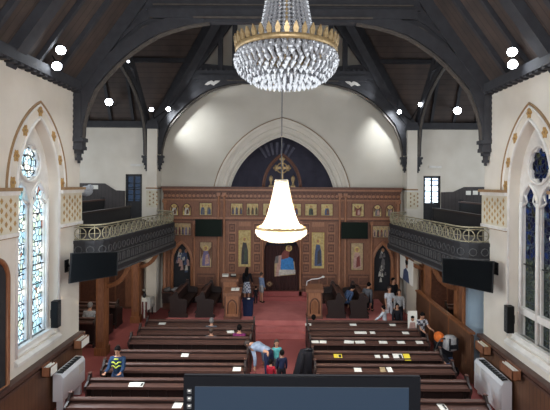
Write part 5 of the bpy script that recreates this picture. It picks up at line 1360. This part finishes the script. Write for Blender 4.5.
# ================================================================ light
def area(name, loc, rot, sx, sy, power, col):
    l = bpy.data.lights.new(name, 'AREA'); l.shape = 'RECTANGLE'; l.size = sx; l.size_y = sy; l.energy = power; l.color = col
    o = bpy.data.objects.new(name, l); C.objects.link(o); o.location = loc; o.rotation_euler = rot; return o
DAY = (.86, .93, 1.0)
area('daylight_left_window', (-5.3, 10.4, 3.9), (0, -PI / 2, 0), 3.4, 1.6, 210, DAY)
area('daylight_right_window', (5.3, 10.2, 3.9), (0, PI / 2, 0), 3.4, 1.6, 70, DAY)
area('nave_fill_left', (-5.3, 5.0, 4.2), (0, -PI / 2, 0), 3.4, 3.5, 130, DAY)  # added fill along the solid nave wall, no window here
area('nave_fill_right', (5.3, 5.0, 4.2), (0, PI / 2, 0), 3.4, 3.5, 130, DAY)  # same added fill from the opposite nave wall
area('daylight_west_window', (0, WY0 + .15, 8.2), (PI / 2 + .1, 0, 0), 5.0, 5.0, 700, (.95, .97, 1.0))  # added main fill before the solid rear wall, no window built
area('transept_fill_left', (-TX + .2, 16.2, 6.2), (0, -PI / 2, 0), 2.5, 5, 110, DAY)  # added transept fill, the outer wall has no window
area('transept_fill_right', (TX - .2, 16.2, 6.2), (0, PI / 2, 0), 2.5, 5, 110, DAY)  # matching added fill for the right transept
def spot(name, loc, aim, e, ang, col=(.92, .97, 1.0), r=.1, blend=.8):
    l = bpy.data.lights.new(name, 'SPOT'); l.energy = e; l.spot_size = ang; l.spot_blend = blend; l.color = col; l.shadow_soft_size = r
    o = bpy.data.objects.new(name, l); C.objects.link(o); o.location = loc; o.rotation_euler = (Vector(aim) - Vector(loc)).to_track_quat('-Z', 'Y').to_euler(); return o
spot('flood_wash_left', (-4.85, 18.75, 8.6), PW(190, 124, 20), 150, 1.5); spot('flood_wash_right', (4.85, 18.75, 8.6), PW(387, 132, 20), 150, 1.5)
spot('gable_wash_left', (-4.3, 18.8, 8.9), (-1.6, 20, 11.4), 60, 1.2); spot('gable_wash_right', (4.3, 18.8, 8.9), (1.6, 20, 11.4), 60, 1.2)  # added wash to brighten the gable, no fitting of its own
spot('flood_nave_left', (-4.7, 10.1, 8.4), (1, 13, 0), 260, 2.4); spot('flood_nave_right', (4.7, 10.1, 8.4), (-1, 13, 0), 260, 2.4)
spot('flood_transept_left', (-7.3, 18.8, 8.6), (-5, 12, 0), 150, 2.5); spot('flood_transept_right', (7.3, 18.8, 8.6), (5, 12, 0), 150, 2.5)
def point(name, loc, e, col, r):
    l = bpy.data.lights.new(name, 'POINT'); l.energy = e; l.color = col; l.shadow_soft_size = r; o = bpy.data.objects.new(name, l); C.objects.link(o); o.location = loc; return o
# round lamps below the galleries, all but one added to brighten; then apse fill
for s, side in ((-1, 'left'), (1, 'right')):
    for y in (14.0, 17.0):
        x = s * 6.9; t = thing('ceiling_lamp', '%s round lamp adding light under the %s gallery ceiling' % ('nearer' if y < 15 else 'farther', side), 'light', (x, y, 3.1))
        mb = MB(); mb.lathe([(.10, 0), (.10, -.03), (.05, -.04)], 'gal_hi', seg=12); mb.obj('base', t)
        mb = MB(); mb.ell((0, 0, -.07), (.07, .07, .05), 'lens_small', 10, 6); mb.obj('globe', t)
        point('under_gallery_lamp', (x, y, 2.85), 30, (1, .9, .75), .08)
point('apse_fill', (0, 21.2, 5.2), 16, (.9, .92, 1.0), .2)  # added fill to lift the dark apse, no lamp fitted there
WARM = (1.0, .86, .62)
for dz, e, r in ((-.02, 85, .2), (.3, 100, .12), (.65, 75, .06), (.95, 35, .04)): point('chandelier_glow', (cf.x, cf.y, cf.z + dz), e, WARM, r)

w = bpy.data.worlds.new('sky'); bpy.context.scene.world = w; w.use_nodes = True
bg = w.node_tree.nodes['Background']; bg.inputs[0].default_value = (.82, .92, 1, 1); bg.inputs[1].default_value = 3.0

# ================================================================ camera
cd = bpy.data.cameras.new('camera'); cam = bpy.data.objects.new('camera', cd); C.objects.link(cam)
cam.location = (0, 0, CH); cam.rotation_euler = Matrix.Rotation(PI / 2, 3, 'X').to_euler()
ROLL = math.radians(0.35)
cam.matrix_world = Matrix.Translation((0, 0, CH)) @ Matrix.Rotation(ROLL, 4, 'Y') @ Matrix.Rotation(PI / 2, 4, 'X')
cam.matrix_world = Matrix.Translation((0, 0, CH)) @ Matrix.Rotation(PI / 2, 4, 'X') @ Matrix.Rotation(ROLL, 4, 'Z')
cd.sensor_width = 36; cd.lens = F / 550 * 36; cd.shift_x = -(VX - 275) / 550; cd.shift_y = -(205 - VY) / 550; cd.clip_start = .05; cd.clip_end = 200
sc = bpy.context.scene; sc.camera = cam
sc.view_settings.view_transform = 'Standard'; sc.view_settings.look = 'None'; sc.view_settings.gamma = 1; sc.view_settings.exposure = 0.62
sc.cycles.use_denoising = True
sc.cycles.max_bounces = 8; sc.cycles.diffuse_bounces = 5; sc.cycles.transparent_max_bounces = 24; sc.cycles.sample_clamp_indirect = 6
